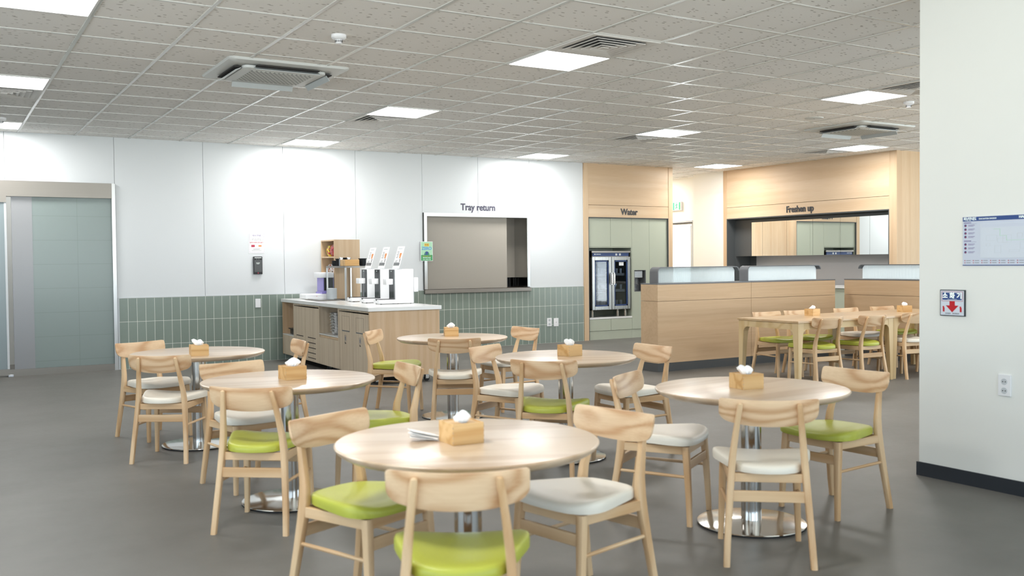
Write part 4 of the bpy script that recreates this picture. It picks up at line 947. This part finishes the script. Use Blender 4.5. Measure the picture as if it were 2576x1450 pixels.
tag(o, 'grey metal box on the bottom of the shelf tower', 'box')

# ================================================================== WALL ITEMS
Yf = YW-.0005
def card(name, lab, cat, x0, x1, z0, z1, mat, th=.003, y=YW):
    r = thing(name, lab, cat, ((x0+x1)/2, y, (z0+z1)/2)); obj('sheet', B(x0, x1, y-th, y, z0, z1), mat, r); return r
pz0, pz1, px0, px1 = 1.54, 1.828, 3.851, 4.075
nt = card('notice_sheet', 'white Korean notice sheet with violet border above the black terminal', 'notice', px0, px1, pz0, pz1, 'paper')
yy = YW-.0032; pc = (px0+px1)/2
obj('border', Bs((px0+.012, px1-.004, yy-.0006, yy, pz1-.012, pz1-.010), (px0+.012, px1-.004, yy-.0006, yy, pz0+.012, pz0+.014), (px0+.012, px0+.014, yy-.0006, yy, pz0+.012, pz1-.01), (px1-.006, px1-.004, yy-.0006, yy, pz0+.012, pz1-.01), (px0+.02, px1-.01, yy-.0006, yy, pz1-.056, pz1-.0545)), 'violet', nt)
RX = (PI/2, 0, 0)
text('title_text', '식사 안내', 'violet', nt, (pc, yy, pz1-.035), RX, .030, 'CENTER', bold=.0006)
text('body_text', '일반식과 라면식은\n1인 택1 선택하셔야 합니다', 'greyink', nt, (pc, yy, pz1-.092), RX, .0175, 'CENTER')
text('warning_text', '일반식+라면식 혼식 불가', 'redink', nt, (pc, yy, pz1-.135), RX, .0185, 'CENTER', bold=.0004)
obj('picture', Bs((pc-.075, pc-.025, yy-.0006, yy, pz0+.09, pz0+.122)), 'redink', nt); obj('picture', Bs((pc+.028, pc+.072, yy-.0006, yy, pz0+.096, pz0+.118)), 'orange', nt)
obj('small_print', Bs((pc-.05, pc+.05, yy-.0006, yy, pz0+.062, pz0+.066), (pc-.045, pc+.045, yy-.0006, yy, pz0+.05, pz0+.054), (pc-.07, pc+.07, yy-.0006, yy, pz0+.038, pz0+.042)), 'greyink', nt)
tm = thing('access_terminal', 'black upright touch-screen terminal on the white wall below the notice', 'terminal', (3.972, YW, 1.37))
obj('body', B(3.910, 4.036, YW-.032, YW, 1.243, 1.495, bev=.005), 'black', tm); obj('screen', B(3.920, 4.026, YW-.0335, YW-.032, 1.275, 1.445), 'darkgrey', tm)
obj('light_bar', B(3.924, 4.022, YW-.0335, YW-.032, 1.474, 1.482), 'exit_white', tm)
bm = bmesh.new()
for x in (3.955, 3.985): prism(bm, [(x+.008*math.cos(a*PI/6), 1.459+.008*math.sin(a*PI/6)) for a in range(12)], 'y', YW-.034, YW-.032)
obj('camera_eyes', bm, 'midgrey', tm); obj('card_mark', B(3.965, 3.981, YW-.0335, YW-.032, 1.252, 1.268), 'redink', tm)
obj('screen_text', Bs((3.945, 3.998, YW-.0340, YW-.0335, 1.402, 1.407), (3.950, 3.990, YW-.0340, YW-.0335, 1.388, 1.392)), 'exit_white', tm)
o = thing('blank_wall_plate', 'white blank plate on the sage tiles left of the island', 'wall plate', (3.97, YW-.006, .83)); obj('plate', B(3.930, 4.006, YW-.016, YW-.006, .766, .893, bev=.003), 'white_plastic', o)
def socket(x0, x1, z0, z1, lab, double):
    o = thing('wall_socket', lab, 'socket', ((x0+x1)/2, YW-.006, (z0+z1)/2)); obj('plate', B(x0, x1, YW-.016, YW-.006, z0, z1, bev=.003), 'white_plastic', o)
    cx = (x0+x1)/2; bm = bmesh.new(); zs = (z0+.036, z1-.036) if double else ((z0+z1)/2,); r = .022 if double else .006
    for z in zs: prism(bm, [(cx+r*math.cos(a*PI/8), z+r*math.sin(a*PI/8)) for a in range(16)], 'y', YW-.0168, YW-.016)
    s = obj('socket_face', bm, 'edge_grey' if double else 'dark', o)
    if double:
        bm = bmesh.new()
        for z in zs:
            for dx in (-.008, .008): prism(bm, [(cx+dx+.0035*math.cos(a*PI/4), z+.0035*math.sin(a*PI/4)) for a in range(8)], 'y', YW-.0175, YW-.0168)
        obj('pin_holes', bm, 'dark', s)
socket(8.890, 8.985, .285, .424, 'white double socket on the sage tiles, left of the antenna plate', True); socket(9.026, 9.123, .279, .418, 'white antenna plate with one central hole on the sage tiles', False)
# green poster on the hatch frame
gx0, gx1, gz0, gz1 = 6.536, 6.746, 1.410, 1.716; gy = YW-.024
gp = thing('zero_poster', 'green ZERO poster with a globe taped over the hatch frame', 'poster', (6.64, gy, 1.56)); obj('sheet', B(gx0, gx1, gy-.003, gy, gz0, gz1), 'paper', gp)
g2 = gy-.0032; gc = (gx0+gx1)/2
obj('pale_field', B(gx0+.006, gx1-.006, g2-.0005, g2, gz0+.095, gz1-.006), 'green1', gp); obj('dark_field', B(gx0+.006, gx1-.006, g2-.0005, g2, gz0+.006, gz0+.095), 'green2', gp)
yt = obj('yellow_tag', B(gc-.04, gc+.04, g2-.0012, g2-.0005, gz1-.075, gz1-.03), 'yellow', gp); text('tag_text', '잔반', 'sign_text', gp, (gc, g2-.0014, gz1-.054), RX, .034, 'CENTER')
text('zero_text', 'ZERO', 'green2', gp, (gc, g2-.001, gz1-.110), RX, .066, 'CENTER', bold=.002)
bm = bmesh.new(); prism(bm, [(gc+.045*math.cos(a*PI/12), gz0+.096+.055*math.sin(a*PI/12)) for a in range(13)], 'y', g2-.0012, g2-.0005); obj('globe', bm, 'navy', gp)
M['sky_ink'] = plain('sky_ink', '5F9BD0', .5); gp.children[-1].data.materials[0] = M['sky_ink']
obj('land', Bs((gc+.018, gc+.038, g2-.0018, g2-.0012, gz0+.098, gz0+.125), (gc-.036, gc-.022, g2-.0018, g2-.0012, gz0+.105, gz0+.132)), 'green2', gp)
text('slogan_text', '남기지 않는 식사', 'yellow', gp, (gc, g2-.001, gz0+.074), RX, .021, 'CENTER'); text('slogan_text', '깨끗하게 비워요', 'exit_white', gp, (gc, g2-.001, gz0+.050), RX, .021, 'CENTER'); text('slogan_text', '오늘도 참여해 주세요', 'exit_white', gp, (gc, g2-.001, gz0+.024), RX, .016, 'CENTER')
# exit sign
ex = thing('exit_sign', 'green running-figure exit sign on the cream corridor wall', 'exit sign', (13.3, 15.45, 2.51))
obj('housing', B(13.29, 13.34, 15.285, 15.80, 2.42, 2.60, bev=.004), 'white_plastic', ex)
for y0 in (15.30, 15.54):
    f = obj('face', B(13.287, 13.29, y0, y0+.22, 2.432, 2.588), 'exit_white', ex); obj('green_edge', Bs((13.285, 13.287, y0, y0+.035, 2.432, 2.588), (13.285, 13.287, y0+.185, y0+.22, 2.432, 2.588)), 'exit_green', f)
    bm = bmesh.new(); c = y0+.11
    for a, b in (((c+.0, 2.555), (c+.0, 2.500)), ((c, 2.545), (c-.04, 2.53)), ((c, 2.545), (c+.035, 2.52)), ((c, 2.5), (c-.035, 2.47)), ((c, 2.5), (c+.03, 2.45))): tube(bm, [(13.285, a[0], a[1]), (13.285, b[0], b[1])], .007, 5)
    lathe(bm, [(.006, -.008), (.012, 0), (.006, .008)], 8, (13.285, c-.004, 2.572)); obj('running_figure', bm, 'exit_green', f)
# column items (face x = 5.362, seen from -x)
CXF = 5.362; RC = (PI/2, 0, -PI/2)
fs = thing('fire_extinguisher_sign', 'square Korean extinguisher sign with a red down arrow on the column', 'sign', (CXF, 3.66, 1.10))
y1, y0, z0, z1 = 3.742, 3.575, 1.025, 1.186; w_, h_ = y1-y0, z1-z0
obj('plate', B(CXF-.012, CXF, y0, y1, z0, z1, bev=.001), 'navy_base', fs); fx = CXF-.0125
obj('face', B(fx, CXF-.0119, y0+.005, y1-.005, z0+.005, z1-.005), 'map_in', fs)
obj('title_band', B(fx-.0006, fx, y0+.020, y1-.018, z1-.062, z1-.018), 'navy', fs)
bm = Bs((fx-.0005, fx, y0+.012, y1-.012, z1-.0125, z1-.0105), (fx-.0005, fx, y0+.012, y1-.012, z1-.0705, z1-.0685), (fx-.0005, fx, y0+.012, y0+.014, z1-.07, z1-.011), (fx-.0005, fx, y1-.014, y1-.012, z1-.07, z1-.011)); obj('red_outline', bm, 'redink', fs)
cy = (y0+y1)/2
text('title_text', '소 화 기', 'exit_white', fs, (fx-.0008, cy, z1-.038), RC, .040, 'CENTER', bold=.0012); text('small_text', 'FIRE EXTINGUISHER', 'map_in', fs, (fx-.0008, cy, z1-.058), RC, .007, 'CENTER')
bm = bmesh.new(); zt = z1-.070; prism(bm, [(cy-.018, zt), (cy+.018, zt), (cy+.018, zt-.026), (cy+.043, zt-.026), (cy, zt-.068), (cy-.043, zt-.026), (cy-.018, zt-.026)], 'x', fx-.0008, fx); obj('red_arrow', bm, 'red', fs)
bm = bmesh.new()
for yy_ in (y0+.026, y1-.026): box(bm, fx-.0008, fx, yy_-.006, yy_+.006, z0+.026, z0+.052); box(bm, fx-.0008, fx, yy_-.003, yy_+.007, z0+.052, z0+.060)
obj('extinguisher_pictogram', bm, 'red', fs); text('footer_text', '안전제일    관리책임자', 'greyink', fs, (fx-.0008, cy, z0+.015), RC, .010, 'CENTER')
mp = thing('evacuation_map', 'wide framed Korean evacuation plan with blue header on the column', 'map', (CXF, 3.2, 1.48))
m1, m0, q0, q1 = 3.592, 2.72, 1.334, 1.627; mx = CXF-.008
obj('board', B(mx, CXF, m0, m1, q0, q1), 'map_bg', mp); hd = obj('header', B(mx-.0006, mx, m0, m1, q1-.026, q1), 'navy', mp); obj('bottom_edge', B(mx-.001, mx, m0, m1, q0, q0+.005), 'navy', mp)
text('title_text', '피난안내도', 'exit_white', mp, (mx-.001, m1-.006, q1-.013), RC, .0215, 'LEFT', bold=.0004, sx=.85); text('subtitle_text', 'EVACUATION DIAGRAM', 'exit_white', mp, (mx-.001, m1-.105, q1-.014), RC, .0125, 'LEFT', sx=.8); text('header_text', 'HANON', 'exit_white', mp, (mx-.001, m1-.352, q1-.012), RC, .020, 'LEFT', bold=.0005)
obj('plan_sheet', B(mx-.003, mx, m0+.05, m1-.115, q0+.045, q1-.042), 'map_in', mp); obj('plan_band', B(mx-.0036, mx-.003, m0+.06, m1-.125, q1-.065, q1-.046), 'map_bg', mp)
bm = bmesh.new()
for i in range(16):
    ya = m1-.135-random.uniform(0, .5); za = q0+.06+random.uniform(0, .13); w2, h2 = random.uniform(.02, .08), random.uniform(.01, .05)
    for bb in ((ya-w2, ya, za, za+.0008), (ya-w2, ya, za+h2, za+h2+.0008), (ya, ya+.0008, za, za+h2), (ya-w2, ya-w2+.0008, za, za+h2)): box(bm, mx-.0036, mx-.003, *bb)
obj('plan_lines', bm, 'edge_grey', mp)
obj('route_line', Bs((mx-.004, mx-.003, m1-.24, m1-.20, q1-.078, q1-.0765), (mx-.004, mx-.003, m1-.24, m1-.2385, q1-.118, q1-.078), (mx-.004, mx-.003, m1-.28, m1-.24, q1-.118, q1-.1165), (mx-.004, mx-.003, m1-.28, m1-.2785, q1-.145, q1-.118), (mx-.004, mx-.003, m1-.45, m1-.28, q1-.145, q1-.1435)), 'green1', mp)
bm = bmesh.new(); bm2 = bmesh.new(); bm3 = bmesh.new()
for i, z in enumerate((q1-.052, q1-.075, q1-.098, q1-.120, q1-.165, q1-.188, q1-.212)):
    prism(bm, [(m1-.018+.0075*math.cos(a*PI/6), z+.0075*math.sin(a*PI/6)) for a in range(12)], 'x', mx-.0008, mx)
    prism(bm3, [(m1-.020+.003*math.cos(a*PI/6), z-.002+.004*math.sin(a*PI/6)) for a in range(12)], 'x', mx-.0014, mx-.0008)
    box(bm2, mx-.0008, mx, m1-.078, m1-.036, z+.001, z+.0035); box(bm2, mx-.0008, mx, m1-.070, m1-.036, z-.005, z-.003)
for z in (q1-.034, q1-.143): box(bm2, mx-.0008, mx, m1-.055, m1-.008, z-.003, z+.001); box(bm2, mx-.0008, mx, m1-.09, m1-.008, z-.008, z-.007)
obj('symbol_dots', bm, 'blue', mp); obj('symbol_marks', bm3, 'redink', mp); obj('legend_text', bm2, 'violet', mp)
bm = bmesh.new(); bm2 = bmesh.new()
for r in range(2):
    for i in range(14): y = m1-.012-i*.055; z = q0+.030-r*.013; box(bm, mx-.0008, mx, y-.006, y, z-.002, z+.003); box(bm2, mx-.0008, mx, y-.040, y-.012, z-.001, z+.002)
obj('legend_icons', bm, 'redink', mp); obj('legend_words', bm2, 'greyink', mp)
o = thing('wall_socket', 'white double socket low on the column beneath the evacuation plan', 'socket', (CXF, 3.32, .63)); obj('plate', B(CXF-.012, CXF, 3.284, 3.362, .570, .697, bev=.003), 'white_plastic', o)
bm = bmesh.new()
for z in (.602, .655): prism(bm, [(3.323+.019*math.cos(a*PI/8), z+.019*math.sin(a*PI/8)) for a in range(16)], 'x', CXF-.013, CXF-.012)
s = obj('socket_face', bm, 'edge_grey', o); bm = bmesh.new()
for z in (.602, .655):
    for dy in (-.008, .008): prism(bm, [(3.323+dy+.0035*math.cos(a*PI/4), z+.0035*math.sin(a*PI/4)) for a in range(8)], 'x', CXF-.0138, CXF-.013)
obj('pin_holes', bm, 'dark', s)
